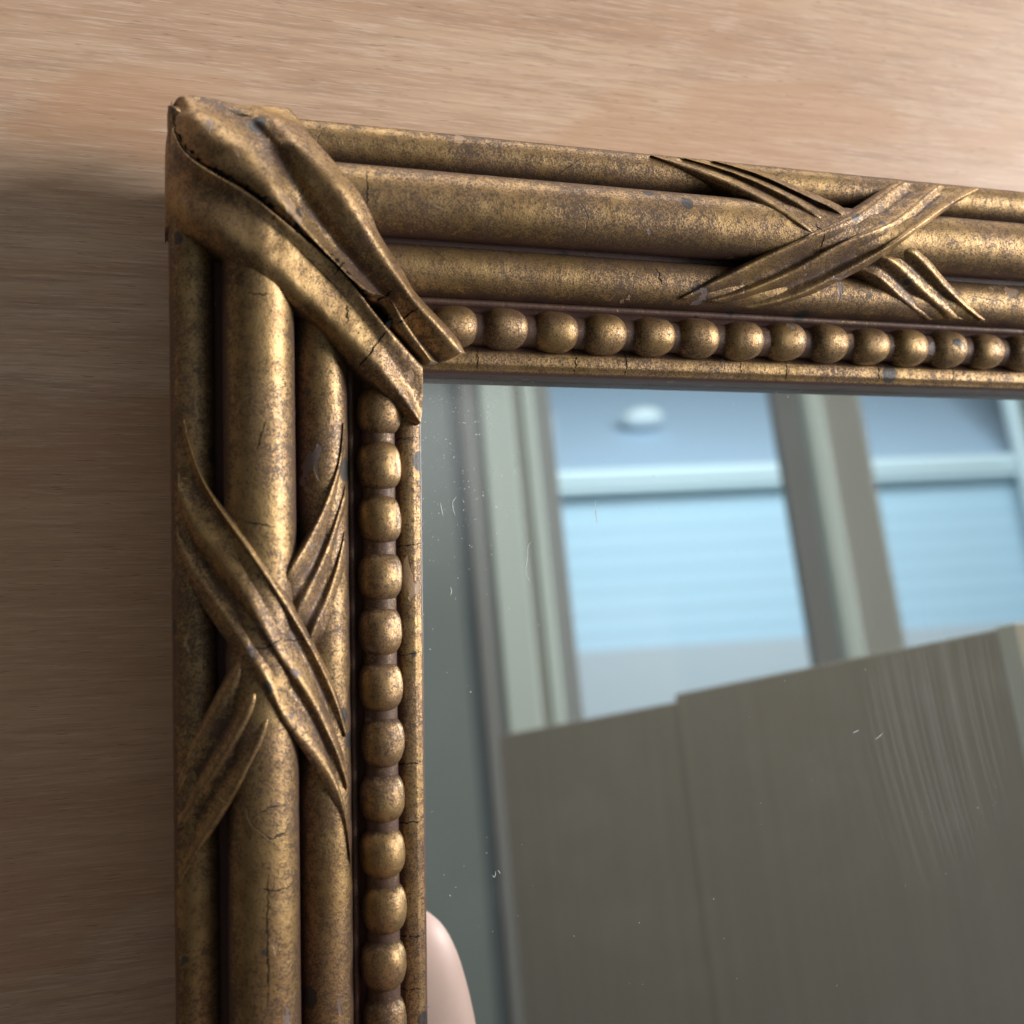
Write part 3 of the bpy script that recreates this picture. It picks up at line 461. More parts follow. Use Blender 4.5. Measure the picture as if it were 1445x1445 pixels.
    'cornerL': [[[-4.494,2.334,-0.6],[-4.494,2.334,-0.574],[-4.494,2.334,-0.533],[-4.494,2.334,-0.483],[-4.494,2.334,-0.428],[-4.494,2.334,-0.367],[-4.494,2.334,-0.303],[-4.494,2.334,-0.234],[-4.487,2.334,-0.162],[-4.479,2.334,-0.087],[-4.47,2.334,-0.009],[-4.419,2.308,0.046],[-4.368,2.279,0.106],[-4.321,2.249,0.172],[-4.273,2.218,0.24],[-4.223,2.186,0.31],[-4.171,2.153,0.379],[-4.114,2.118,0.447],[-4.05,2.081,0.51],[-3.979,2.041,0.568],[-3.905,1.998,0.621],[-3.83,1.95,0.672],[-3.755,1.897,0.723],[-3.682,1.836,0.77],[-3.605,1.773,0.811],[-3.522,1.709,0.842],[-3.432,1.647,0.863],[-3.338,1.587,0.878],[-3.244,1.525,0.894],[-3.149,1.46,0.908],[-3.054,1.394,0.92],[-2.956,1.328,0.922],[-2.856,1.264,0.909],[-2.756,1.201,0.885],[-2.656,1.135,0.857],[-2.556,1.068,0.83],[-2.457,0.999,0.802],[-2.357,0.927,0.774],[-2.257,0.853,0.746],[-2.157,0.779,0.718],[-2.056,0.703,0.69],[-1.957,0.622,0.663],[-1.861,0.535,0.641],[-1.772,0.437,0.626],[-1.685,0.336,0.613],[-1.596,0.236,0.6],[-1.5,0.14,0.587],[-1.402,0.046,0.573],[-1.3,-0.047,0.559],[-1.197,-0.139,0.545],[-1.092,-0.231,0.53],[-0.985,-0.321,0.513],[-0.877,-0.409,0.489],[-0.769,-0.496,0.453],[-0.664,-0.585,0.411],[-0.562,-0.679,0.368],[-0.458,-0.771,0.324],[-0.35,-0.854,0.271],[-0.235,-0.924,0.21],[-0.119,-0.988,0.143]],[[-4.491,2.671,-0.6],[-4.491,2.671,-0.572],[-4.491,2.671,-0.529],[-4.491,2.671,-0.477],[-4.491,2.671,-0.419],[-4.491,2.671,-0.355],[-4.491,2.671,-0.287],[-4.49,2.671,-0.214],[-4.482,2.671,-0.138],[-4.473,2.671,-0.059],[-4.459,2.662,0.02],[-4.433,2.63,0.095],[-4.407,2.596,0.173],[-4.379,2.561,0.252],[-4.346,2.524,0.331],[-4.304,2.483,0.408],[-4.255,2.441,0.482],[-4.203,2.397,0.555],[-4.146,2.353,0.628],[-4.082,2.308,0.697],[-4.011,2.262,0.762],[-3.932,2.216,0.821],[-3.85,2.17,0.878],[-3.765,2.123,0.934],[-3.678,2.074,0.989],[-3.587,2.022,1.036],[-3.487,1.969,1.068],[-3.384,1.916,1.09],[-3.278,1.861,1.107],[-3.173,1.803,1.123],[-3.067,1.741,1.137],[-2.961,1.677,1.141],[-2.854,1.611,1.128],[-2.75,1.542,1.104],[-2.649,1.467,1.077],[-2.552,1.385,1.05],[-2.455,1.301,1.022],[-2.356,1.217,0.995],[-2.256,1.132,0.966],[-2.155,1.048,0.938],[-2.052,0.962,0.911],[-1.951,0.872,0.883],[-1.851,0.779,0.861],[-1.751,0.684,0.843],[-1.648,0.588,0.829],[-1.543,0.493,0.814],[-1.437,0.398,0.799],[-1.329,0.304,0.784],[-1.221,0.207,0.769],[-1.114,0.108,0.754],[-1.008,0.007,0.738],[-0.904,-0.097,0.718],[-0.801,-0.202,0.688],[-0.701,-0.307,0.648],[-0.602,-0.415,0.607],[-0.506,-0.526,0.566],[-0.411,-0.639,0.524],[-0.318,-0.753,0.477],[-0.226,-0.867,0.425],[-0.134,-0.982,0.372]],[[-4.487,3.221,-0.6],[-4.487,3.221,-0.571],[-4.487,3.221,-0.526],[-4.487,3.221,-0.472],[-4.487,3.221,-0.412],[-4.487,3.221,-0.345],[-4.487,3.221,-0.274],[-4.485,3.221,-0.199],[-4.476,3.221,-0.12],[-4.466,3.221,-0.038],[-4.445,3.199,0.039],[-4.414,3.159,0.112],[-4.383,3.119,0.189],[-4.35,3.077,0.268],[-4.311,3.032,0.344],[-4.265,2.984,0.418],[-4.213,2.934,0.491],[-4.159,2.882,0.564],[-4.098,2.83,0.635],[-4.03,2.778,0.701],[-3.953,2.726,0.761],[-3.871,2.674,0.818],[-3.786,2.622,0.875],[-3.699,2.569,0.931],[-3.606,2.516,0.983],[-3.505,2.464,1.02],[-3.398,2.413,1.045],[-3.287,2.362,1.064],[-3.176,2.308,1.081],[-3.064,2.25,1.096],[-2.953,2.187,1.101],[-2.842,2.122,1.089],[-2.733,2.054,1.064],[-2.626,1.981,1.035],[-2.522,1.902,1.007],[-2.419,1.82,0.978],[-2.315,1.736,0.95],[-2.21,1.651,0.92],[-2.104,1.565,0.892],[-1.999,1.477,0.863],[-1.895,1.384,0.836],[-1.792,1.287,0.815],[-1.691,1.186,0.799],[-1.591,1.081,0.784],[-1.491,0.974,0.77],[-1.393,0.865,0.756],[-1.294,0.754,0.742],[-1.196,0.642,0.728],[-1.097,0.529,0.714],[-0.998,0.414,0.699],[-0.898,0.298,0.681],[-0.799,0.183,0.653],[-0.703,0.067,0.616],[-0.609,-0.052,0.576],[-0.516,-0.173,0.536],[-0.425,-0.297,0.496],[-0.339,-0.425,0.454],[-0.256,-0.554,0.407],[-0.174,-0.684,0.359],[-0.091,-0.816,0.311]],[[-4.474,3.771,-0.6],[-4.474,3.771,-0.57],[-4.474,3.771,-0.524],[-4.474,3.771,-0.469],[-4.474,3.771,-0.408],[-4.474,3.771,-0.34],[-4.474,3.771,-0.267],[-4.471,3.771,-0.19],[-4.462,3.771,-0.11],[-4.452,3.771,-0.026],[-4.429,3.732,0.044],[-4.403,3.678,0.112],[-4.38,3.625,0.186],[-4.356,3.57,0.262],[-4.325,3.508,0.333],[-4.288,3.441,0.4],[-4.246,3.37,0.463],[-4.201,3.297,0.527],[-4.153,3.223,0.591],[-4.1,3.15,0.656],[-4.037,3.08,0.719],[-3.965,3.013,0.777],[-3.885,2.949,0.834],[-3.801,2.887,0.891],[-3.713,2.826,0.948],[-3.622,2.764,1.0],[-3.523,2.701,1.042],[-3.419,2.638,1.07],[-3.31,2.574,1.089],[-3.2,2.508,1.106],[-3.09,2.438,1.123],[-2.98,2.366,1.131],[-2.869,2.293,1.125],[-2.757,2.22,1.104],[-2.647,2.143,1.074],[-2.541,2.061,1.045],[-2.436,1.974,1.016],[-2.331,1.884,0.988],[-2.225,1.793,0.959],[-2.118,1.702,0.929],[-2.011,1.61,0.899],[-1.902,1.516,0.872],[-1.794,1.419,0.848],[-1.684,1.321,0.83],[-1.575,1.219,0.814],[-1.468,1.115,0.799],[-1.363,1.005,0.784],[-1.259,0.894,0.77],[-1.156,0.779,0.756],[-1.055,0.662,0.741],[-0.953,0.544,0.726],[-0.853,0.424,0.704],[-0.752,0.305,0.671],[-0.653,0.187,0.631],[-0.553,0.068,0.587],[-0.454,-0.053,0.545],[-0.358,-0.176,0.499],[-0.263,-0.301,0.449],[-0.171,-0.426,0.395],[-0.077,-0.552,0.34]],[[-4.431,4.113,-0.6],[-4.431,4.113,-0.571],[-4.431,4.113,-0.525],[-4.431,4.113,-0.471],[-4.431,4.113,-0.41],[-4.431,4.113,-0.343],[-4.431,4.113,-0.271],[-4.428,4.113,-0.195],[-4.419,4.113,-0.116],[-4.41,4.113,-0.033],[-4.397,4.079,0.042],[-4.384,4.024,0.111],[-4.371,3.969,0.185],[-4.357,3.911,0.26],[-4.34,3.848,0.333],[-4.318,3.776,0.399],[-4.29,3.696,0.458],[-4.258,3.611,0.512],[-4.221,3.526,0.567],[-4.179,3.444,0.626],[-4.13,3.367,0.691],[-4.073,3.295,0.757],[-4.005,3.225,0.82],[-3.929,3.157,0.878],[-3.848,3.091,0.935],[-3.763,3.026,0.992],[-3.674,2.962,1.048],[-3.58,2.899,1.098],[-3.477,2.836,1.134],[-3.368,2.773,1.158],[-3.257,2.709,1.176],[-3.148,2.639,1.193],[-3.039,2.566,1.207],[-2.93,2.489,1.213],[-2.82,2.412,1.2],[-2.709,2.337,1.176],[-2.597,2.262,1.146],[-2.484,2.186,1.116],[-2.371,2.108,1.086],[-2.257,2.029,1.057],[-2.144,1.947,1.027],[-2.029,1.864,0.997],[-1.915,1.778,0.968],[-1.8,1.691,0.942],[-1.688,1.597,0.921],[-1.58,1.495,0.905],[-1.476,1.388,0.889],[-1.375,1.275,0.875],[-1.279,1.158,0.86],[-1.183,1.038,0.845],[-1.086,0.919,0.832],[-0.985,0.8,0.816],[-0.882,0.684,0.798],[-0.774,0.571,0.772],[-0.664,0.463,0.732],[-0.553,0.357,0.687],[-0.44,0.252,0.64],[-0.328,0.146,0.59],[-0.215,0.042,0.534],[-0.102,-0.06,0.473]],[[-4.425,4.235,-0.579],[-4.425,4.235,-0.55],[-4.425,4.235,-0.505],[-4.425,4.235,-0.45],[-4.425,4.235,-0.389],[-4.425,4.235,-0.323],[-4.425,4.235,-0.251],[-4.421,4.235,-0.176],[-4.407,4.235,-0.097],[-4.392,4.235,-0.016],[-4.376,4.192,0.043],[-4.361,4.118,0.091],[-4.35,4.05,0.153],[-4.339,3.984,0.221],[-4.326,3.913,0.286],[-4.309,3.832,0.343],[-4.284,3.746,0.393],[-4.254,3.659,0.443],[-4.217,3.575,0.499],[-4.173,3.496,0.561],[-4.122,3.423,0.628],[-4.063,3.353,0.694],[-3.994,3.285,0.756],[-3.917,3.219,0.815],[-3.834,3.155,0.871],[-3.747,3.094,0.929],[-3.657,3.033,0.985],[-3.562,2.971,1.034],[-3.459,2.907,1.068],[-3.352,2.842,1.09],[-3.245,2.772,1.107],[-3.14,2.697,1.123],[-3.035,2.618,1.137],[-2.931,2.536,1.143],[-2.824,2.455,1.132],[-2.717,2.375,1.109],[-2.608,2.296,1.08],[-2.496,2.22,1.05],[-2.381,2.146,1.021],[-2.263,2.074,0.991],[-2.146,1.999,0.961],[-2.029,1.919,0.932],[-1.914,1.836,0.903],[-1.8,1.748,0.877],[-1.689,1.654,0.855],[-1.581,1.553,0.838],[-1.478,1.445,0.823],[-1.379,1.332,0.808],[-1.283,1.215,0.794],[-1.187,1.097,0.778],[-1.086,0.981,0.764],[-0.982,0.866,0.749],[-0.876,0.753,0.732],[-0.765,0.644,0.706],[-0.652,0.54,0.668],[-0.541,0.434,0.623],[-0.43,0.328,0.577],[-0.315,0.226,0.528],[-0.197,0.128,0.473],[-0.078,0.033,0.413]]],
    'cornerR': [[[-4.361,4.47,-1.116],[-4.361,4.47,-1.083],[-4.361,4.47,-1.032],[-4.361,4.47,-0.971],[-4.361,4.47,-0.902],[-4.361,4.47,-0.827],[-4.361,4.47,-0.747],[-4.361,4.47,-0.661],[-4.361,4.49,-0.574],[-4.361,4.516,-0.484],[-4.361,4.543,-0.39],[-4.361,4.516,-0.298],[-4.361,4.468,-0.206],[-4.361,4.42,-0.11],[-4.361,4.37,-0.011],[-4.36,4.314,0.087],[-4.357,4.245,0.036],[-4.351,4.136,0.067],[-4.346,4.054,0.155],[-4.336,3.975,0.25],[-4.317,3.882,0.33],[-4.285,3.775,0.393],[-4.244,3.669,0.455],[-4.195,3.57,0.527],[-4.139,3.479,0.607],[-4.074,3.393,0.69],[-3.992,3.31,0.763],[-3.897,3.231,0.828],[-3.796,3.158,0.896],[-3.691,3.09,0.965],[-3.582,3.02,1.03],[-3.461,2.948,1.072],[-3.334,2.875,1.093],[-3.209,2.794,1.112],[-3.085,2.709,1.13],[-2.965,2.615,1.146],[-2.844,2.52,1.143],[-2.721,2.428,1.113],[-2.597,2.336,1.08],[-2.469,2.248,1.046],[-2.335,2.165,1.012],[-2.198,2.085,0.979],[-2.064,1.999,0.946],[-1.931,1.906,0.914],[-1.8,1.809,0.882],[-1.67,1.707,0.856],[-1.545,1.594,0.839],[-1.428,1.473,0.821],[-1.314,1.346,0.804],[-1.204,1.214,0.788],[-1.069,1.108,0.771],[-0.902,1.062,0.759],[-0.797,0.938,0.742],[-0.748,0.768,0.722],[-0.647,0.629,0.683],[-0.518,0.515,0.632],[-0.393,0.395,0.581],[-0.264,0.278,0.527],[-0.133,0.165,0.466],[-0.002,0.055,0.398]],[[-4.349,4.54,-0.877],[-4.349,4.541,-0.845],[-4.349,4.544,-0.796],[-4.349,4.546,-0.737],[-4.349,4.549,-0.671],[-4.349,4.552,-0.598],[-4.349,4.556,-0.521],[-4.349,4.56,-0.438],[-4.344,4.557,-0.352],[-4.338,4.554,-0.261],[-4.332,4.551,-0.167],[-4.321,4.515,-0.082],[-4.306,4.455,-0.003],[-4.291,4.392,0.078],[-4.275,4.328,0.162],[-4.259,4.262,0.248],[-4.245,4.199,0.338],[-4.236,4.143,0.437],[-4.212,4.061,0.517],[-4.18,3.971,0.587],[-4.144,3.878,0.656],[-4.102,3.783,0.723],[-4.056,3.687,0.789],[-4.004,3.587,0.848],[-3.942,3.485,0.897],[-3.868,3.389,0.949],[-3.784,3.303,1.006],[-3.697,3.218,1.065],[-3.607,3.135,1.124],[-3.504,3.055,1.17],[-3.387,2.982,1.193],[-3.268,2.907,1.211],[-3.153,2.823,1.229],[-3.041,2.733,1.246],[-2.927,2.641,1.259],[-2.811,2.551,1.248],[-2.693,2.464,1.218],[-2.575,2.374,1.187],[-2.46,2.279,1.157],[-2.345,2.182,1.126],[-2.225,2.088,1.094],[-2.103,1.996,1.063],[-1.979,1.904,1.031],[-1.855,1.808,1.0],[-1.731,1.709,0.972],[-1.611,1.603,0.953],[-1.498,1.486,0.937],[-1.389,1.365,0.921],[-1.272,1.249,0.905],[-1.135,1.159,0.889],[-0.97,1.15,0.88],[-0.814,1.106,0.87],[-0.722,0.966,0.852],[-0.676,0.803,0.83],[-0.602,0.653,0.79],[-0.49,0.53,0.74],[-0.366,0.417,0.691],[-0.24,0.305,0.64],[-0.116,0.193,0.581],[0.007,0.083,0.515]],[[-4.231,4.54,-0.508],[-4.231,4.541,-0.478],[-4.231,4.543,-0.431],[-4.231,4.546,-0.376],[-4.231,4.549,-0.313],[-4.231,4.552,-0.244],[-4.231,4.555,-0.171],[-4.231,4.558,-0.092],[-4.228,4.558,-0.01],[-4.222,4.556,0.075],[-4.216,4.553,0.164],[-4.205,4.541,0.252],[-4.164,4.483,0.315],[-4.122,4.423,0.38],[-4.078,4.361,0.447],[-4.034,4.298,0.516],[-3.989,4.233,0.586],[-3.942,4.167,0.658],[-3.905,4.106,0.743],[-3.861,4.034,0.818],[-3.81,3.961,0.889],[-3.747,3.881,0.946],[-3.679,3.799,0.999],[-3.61,3.716,1.053],[-3.539,3.632,1.107],[-3.467,3.546,1.161],[-3.389,3.459,1.207],[-3.301,3.37,1.232],[-3.21,3.279,1.248],[-3.122,3.183,1.262],[-3.036,3.083,1.277],[-2.95,2.981,1.292],[-2.866,2.875,1.307],[-2.78,2.769,1.308],[-2.69,2.665,1.287],[-2.597,2.564,1.26],[-2.501,2.463,1.232],[-2.405,2.361,1.205],[-2.307,2.259,1.177],[-2.209,2.155,1.149],[-2.109,2.051,1.12],[-2.005,1.95,1.091],[-1.897,1.851,1.062],[-1.787,1.751,1.034],[-1.678,1.648,1.012],[-1.568,1.542,0.996],[-1.454,1.438,0.981],[-1.331,1.346,0.966],[-1.198,1.263,0.951],[-1.054,1.202,0.939],[-0.898,1.168,0.929],[-0.76,1.095,0.917],[-0.66,0.969,0.901],[-0.57,0.837,0.878],[-0.473,0.711,0.839],[-0.374,0.589,0.791],[-0.272,0.468,0.741],[-0.166,0.349,0.692],[-0.06,0.233,0.636],[0.048,0.12,0.572]],[[-3.874,4.54,-0.452],[-3.874,4.541,-0.423],[-3.874,4.543,-0.378],[-3.874,4.546,-0.325],[-3.874,4.548,-0.265],[-3.874,4.551,-0.199],[-3.874,4.554,-0.128],[-3.874,4.558,-0.053],[-3.872,4.559,0.026],[-3.867,4.556,0.108],[-3.861,4.553,0.193],[-3.855,4.551,0.282],[-3.79,4.512,0.313],[-3.711,4.465,0.331],[-3.629,4.417,0.35],[-3.545,4.367,0.37],[-3.459,4.316,0.39],[-3.372,4.264,0.41],[-3.282,4.211,0.431],[-3.226,4.156,0.495],[-3.18,4.092,0.572],[-3.125,4.02,0.638],[-3.064,3.943,0.695],[-3.002,3.863,0.752],[-2.94,3.779,0.807],[-2.882,3.691,0.863],[-2.823,3.601,0.917],[-2.756,3.506,0.954],[-2.685,3.405,0.974],[-2.617,3.301,0.991],[-2.551,3.193,1.007],[-2.489,3.081,1.024],[-2.431,2.965,1.037],[-2.372,2.848,1.03],[-2.304,2.737,1.002],[-2.227,2.631,0.973],[-2.141,2.529,0.945],[-2.054,2.427,0.917],[-1.964,2.325,0.889],[-1.871,2.224,0.861],[-1.777,2.123,0.832],[-1.681,2.022,0.804],[-1.582,1.921,0.777],[-1.482,1.82,0.752],[-1.38,1.716,0.735],[-1.278,1.611,0.719],[-1.175,1.506,0.705],[-1.07,1.401,0.691],[-0.966,1.293,0.675],[-0.863,1.183,0.66],[-0.759,1.071,0.645],[-0.655,0.96,0.63],[-0.55,0.848,0.61],[-0.442,0.74,0.576],[-0.333,0.636,0.532],[-0.223,0.532,0.488],[-0.109,0.43,0.444],[0.006,0.328,0.398],[0.12,0.23,0.343],[0.236,0.132,0.286]],[[-3.25,4.54,-0.619],[-3.25,4.541,-0.591],[-3.25,4.543,-0.548],[-3.25,4.545,-0.496],[-3.25,4.548,-0.438],[-3.25,4.551,-0.374],[-3.25,4.554,-0.305],[-3.25,4.557,-0.233],[-3.249,4.56,-0.157],[-3.244,4.557,-0.077],[-3.238,4.554,0.006],[-3.233,4.551,0.091],[-3.209,4.523,0.166],[-3.17,4.471,0.23],[-3.13,4.418,0.297],[-3.089,4.364,0.365],[-3.048,4.309,0.434],[-3.005,4.252,0.506],[-2.961,4.194,0.578],[-2.931,4.138,0.661],[-2.895,4.068,0.733],[-2.851,3.991,0.795],[-2.802,3.91,0.852],[-2.75,3.828,0.908],[-2.698,3.743,0.963],[-2.644,3.658,1.02],[-2.584,3.569,1.067],[-2.516,3.476,1.093],[-2.448,3.378,1.11],[-2.382,3.277,1.126],[-2.317,3.174,1.142],[-2.25,3.07,1.158],[-2.18,2.966,1.171],[-2.102,2.865,1.159],[-2.023,2.767,1.134],[-1.942,2.669,1.106],[-1.86,2.569,1.079],[-1.778,2.469,1.051],[-1.694,2.368,1.023],[-1.607,2.268,0.995],[-1.519,2.168,0.967],[-1.428,2.068,0.94],[-1.332,1.971,0.912],[-1.233,1.875,0.888],[-1.133,1.777,0.869],[-1.036,1.674,0.855],[-0.94,1.568,0.84],[-0.845,1.461,0.824],[-0.748,1.353,0.81],[-0.65,1.244,0.794],[-0.552,1.135,0.78],[-0.452,1.026,0.764],[-0.352,0.915,0.748],[-0.254,0.805,0.72],[-0.156,0.697,0.676],[-0.058,0.589,0.631],[0.04,0.479,0.586],[0.139,0.37,0.538],[0.239,0.265,0.483],[0.34,0.16,0.424]],[[-3.023,4.54,-0.589],[-3.023,4.541,-0.561],[-3.023,4.543,-0.518],[-3.023,4.545,-0.467],[-3.023,4.548,-0.409],[-3.023,4.551,-0.345],[-3.023,4.554,-0.277],[-3.023,4.557,-0.205],[-3.022,4.56,-0.129],[-3.017,4.557,-0.05],[-3.012,4.554,0.032],[-3.006,4.551,0.117],[-2.982,4.528,0.193],[-2.938,4.483,0.258],[-2.893,4.436,0.325],[-2.847,4.388,0.394],[-2.799,4.339,0.464],[-2.751,4.289,0.536],[-2.702,4.238,0.61],[-2.653,4.186,0.685],[-2.619,4.13,0.768],[-2.583,4.057,0.839],[-2.542,3.977,0.902],[-2.498,3.893,0.961],[-2.454,3.806,1.018],[-2.407,3.717,1.074],[-2.359,3.628,1.132],[-2.297,3.537,1.172],[-2.218,3.45,1.19],[-2.133,3.364,1.203],[-2.047,3.278,1.217],[-1.962,3.188,1.231],[-1.883,3.093,1.246],[-1.804,2.994,1.259],[-1.721,2.897,1.255],[-1.635,2.804,1.23],[-1.553,2.705,1.203],[-1.472,2.605,1.175],[-1.392,2.502,1.146],[-1.312,2.398,1.117],[-1.232,2.292,1.087],[-1.151,2.185,1.058],[-1.069,2.079,1.028],[-0.984,1.972,0.998],[-0.899,1.864,0.972],[-0.812,1.754,0.953],[-0.724,1.642,0.938],[-0.636,1.529,0.922],[-0.549,1.415,0.907],[-0.463,1.299,0.89],[-0.372,1.184,0.874],[-0.271,1.077,0.86],[-0.166,0.972,0.845],[-0.06,0.867,0.825],[0.048,0.768,0.789],[0.156,0.67,0.748],[0.265,0.57,0.707],[0.376,0.472,0.665],[0.488,0.375,0.621],[0.601,0.281,0.57]],[[-2.416,4.54,-0.554],[-2.416,4.541,-0.528],[-2.416,4.543,-0.488],[-2.416,4.545,-0.44],[-2.416,4.547,-0.386],[-2.416,4.55,-0.327],[-2.416,4.553,-0.264],[-2.416,4.556,-0.197],[-2.416,4.559,-0.127],[-2.413,4.558,-0.053],[-2.408,4.556,0.023],[-2.402,4.553,0.102],[-2.397,4.55,0.184],[-2.359,4.496,0.227],[-2.314,4.431,0.263],[-2.268,4.365,0.301],[-2.221,4.297,0.339],[-2.173,4.228,0.378],[-2.154,4.172,0.448],[-2.144,4.11,0.521],[-2.123,4.04,0.587],[-2.09,3.963,0.642],[-2.049,3.885,0.695],[-2.001,3.809,0.746],[-1.95,3.733,0.798],[-1.898,3.656,0.849],[-1.839,3.576,0.893],[-1.77,3.493,0.913],[-1.701,3.407,0.928],[-1.631,3.32,0.942],[-1.561,3.232,0.955],[-1.489,3.142,0.97],[-1.42,3.05,0.984],[-1.347,2.957,0.991],[-1.27,2.868,0.976],[-1.199,2.775,0.95],[-1.136,2.674,0.922],[-1.077,2.571,0.894],[-1.025,2.462,0.863],[-0.974,2.352,0.833],[-0.909,2.248,0.804],[-0.836,2.148,0.775],[-0.76,2.048,0.748],[-0.681,1.949,0.72],[-0.601,1.849,0.697],[-0.523,1.744,0.682],[-0.453,1.633,0.666],[-0.39,1.516,0.65],[-0.321,1.402,0.634],[-0.233,1.299,0.619],[-0.139,1.201,0.606],[-0.042,1.105,0.592],[0.059,1.011,0.579],[0.163,0.919,0.565],[0.268,0.829,0.54],[0.37,0.739,0.504],[0.472,0.647,0.465],[0.571,0.553,0.425],[0.656,0.446,0.38],[0.727,0.332,0.326]]],
    'CRACKS': [[[-4.377,4.55],[-4.355,4.235],[-4.322,3.946],[-4.268,3.772],[-4.192,3.605],[-4.097,3.451],[-3.986,3.325],[-3.865,3.221],[-3.74,3.127],[-3.613,3.036],[-3.485,2.955],[-3.358,2.88],[-3.233,2.8],[-3.112,2.715],[-2.994,2.624],[-2.877,2.532],[-2.759,2.449],[-2.64,2.364],[-2.52,2.28],[-2.396,2.199],[-2.269,2.118],[-2.143,2.037],[-2.016,1.952],[-1.892,1.864],[-1.77,1.771],[-1.652,1.671],[-1.539,1.564],[-1.432,1.451],[-1.329,1.333],[-1.228,1.212],[-1.126,1.091],[-1.022,0.97],[-0.915,0.852],[-0.805,0.735],[-0.689,0.622],[-0.569,0.511],[-0.448,0.398],[-0.325,0.286],[-0.198,0.175],[-0.065,0.067]],[[-1.112,1.035],[-1.018,0.967],[-0.937,0.884],[-0.855,0.802],[-0.77,0.721],[-0.689,0.636]],[[-1.32,-0.09],[-1.24,0.006],[-1.159,0.101],[-1.08,0.198],[-1.013,0.303],[-0.947,0.409],[-0.87,0.509],[-0.79,0.606]],[[-0.654,0.685],[-0.598,0.732],[-0.542,0.778],[-0.488,0.824],[-0.432,0.871],[-0.377,0.919],[-0.315,0.956],[-0.243,0.976]],[[-1.025,1.061],[-0.974,1.092],[-0.923,1.122],[-0.873,1.152],[-0.823,1.184],[-0.779,1.222],[-0.735,1.261],[-0.691,1.299]],[[-1.505,1.007],[-1.503,0.958],[-1.5,0.91],[-1.497,0.862],[-1.494,0.813],[-1.492,0.765],[-1.489,0.716],[-1.487,0.668]],[[-1.717,1.518],[-1.691,1.552],[-1.665,1.586],[-1.64,1.619],[-1.612,1.65],[-1.583,1.681],[-1.554,1.711],[-1.525,1.741]],[[-2.729,2.346],[-2.737,2.338],[-2.746,2.329],[-2.755,2.321],[-2.764,2.313],[-2.773,2.305],[-2.782,2.296],[-2.791,2.288]],[[-3.242,-4.828],[-3.158,-4.835],[-3.072,-4.844],[-2.987,-4.836],[-2.909,-4.797],[-2.833,-4.754],[-2.756,-4.712],[-2.666,-4.695]],[[-2.666,-4.695],[-2.585,-4.721],[-2.502,-4.746],[-2.418,-4.756],[-2.336,-4.74],[-2.253,-4.724],[-2.168,-4.716],[-2.08,-4.719]],[[-2.564,-6.339],[-2.544,-6.319],[-2.524,-6.298],[-2.504,-6.278],[-2.485,-6.258],[-2.466,-6.236],[-2.453,-6.211],[-2.441,-6.184]],[[-2.37,-6.37],[-2.356,-6.363],[-2.342,-6.355],[-2.328,-6.347],[-2.314,-6.339],[-2.3,-6.332],[-2.285,-6.324],[-2.271,-6.316]],[[7.759,3.128],[7.791,3.015],[7.856,2.917],[7.93,2.824],[7.97,2.719],[7.96,2.618],[7.963,2.515],[7.995,2.41]],[[4.55,2.085],[4.579,2.042],[4.607,1.998],[4.607,1.952],[4.602,1.906],[4.617,1.859],[4.64,1.813],[4.662,1.768]],[[-3.277,-2.73],[-3.206,-2.741],[-3.135,-2.752],[-3.062,-2.763],[-2.99,-2.775],[-2.916,-2.787],[-2.841,-2.8],[-2.765,-2.812]],[[-3.117,-8.843],[-3.033,-8.853],[-2.947,-8.868],[-2.86,-8.886],[-2.772,-8.908],[-2.686,-8.901],[-2.602,-8.888],[-2.518,-8.874]],[[-3.105,-7.591],[-3.043,-7.558],[-2.981,-7.526],[-2.916,-7.501],[-2.845,-7.493],[-2.772,-7.488],[-2.698,-7.486],[-2.624,-7.485]],[[-3.208,1.085],[-3.146,1.081],[-3.083,1.076],[-3.02,1.071],[-2.957,1.068],[-2.892,1.072],[-2.827,1.076],[-2.761,1.08]],[[-1.14,3.378],[-1.151,3.257],[-1.158,3.144],[-1.16,3.041],[-1.159,2.943],[-1.156,2.85],[-1.15,2.76],[-1.142,2.675]],[[-2.92,-1.036],[-2.931,-1.113],[-2.942,-1.191],[-2.965,-1.266],[-2.99,-1.341],[-3.016,-1.414],[-3.039,-1.489],[-3.059,-1.565]],[[-2.944,-8.465],[-2.951,-8.813],[-2.957,-9.161],[-2.96,-9.509],[-2.96,-9.858],[-2.962,-10.206],[-2.969,-10.554],[-2.975,-10.901]],[[-0.547,-1.263],[-0.363,-1.239],[-0.164,-1.213],[-0.004,-1.192]],[[-0.568,-3.226],[-0.384,-3.208],[-0.186,-3.188],[-0.027,-3.173]],[[-0.59,-5.199],[-0.406,-5.186],[-0.208,-5.172],[-0.049,-5.162]],[[-0.612,-7.192],[-0.429,-7.185],[-0.231,-7.178],[-0.072,-7.172]],[[-0.624,-8.258],[-0.44,-8.254],[-0.243,-8.25],[-0.084,-8.247]],[[-0.646,-10.334],[-0.463,-10.336],[-0.266,-10.339],[-0.107,-10.34]],[[-0.657,-11.294],[-0.474,-11.299],[-0.277,-11.304],[-0.118,-11.308]],[[-0.67,-12.444],[-0.487,-12.452],[-0.29,-12.461],[-0.131,-12.468]],[[1.064,0.487],[1.062,0.336],[1.06,0.186],[1.059,0.035]],[[3.022,0.505],[3.02,0.35],[3.018,0.195],[3.016,0.04]],[[4.09,0.514],[4.088,0.357],[4.086,0.199],[4.084,0.042]],[[6.604,0.537],[6.602,0.374],[6.6,0.211],[6.597,0.048]],[[7.672,0.547],[7.67,0.381],[7.667,0.216],[7.665,0.05]],[[9.907,0.567],[9.904,0.396],[9.901,0.226],[9.898,0.055]],[[11.814,0.584],[11.811,0.409],[11.808,0.234],[11.805,0.059]]],
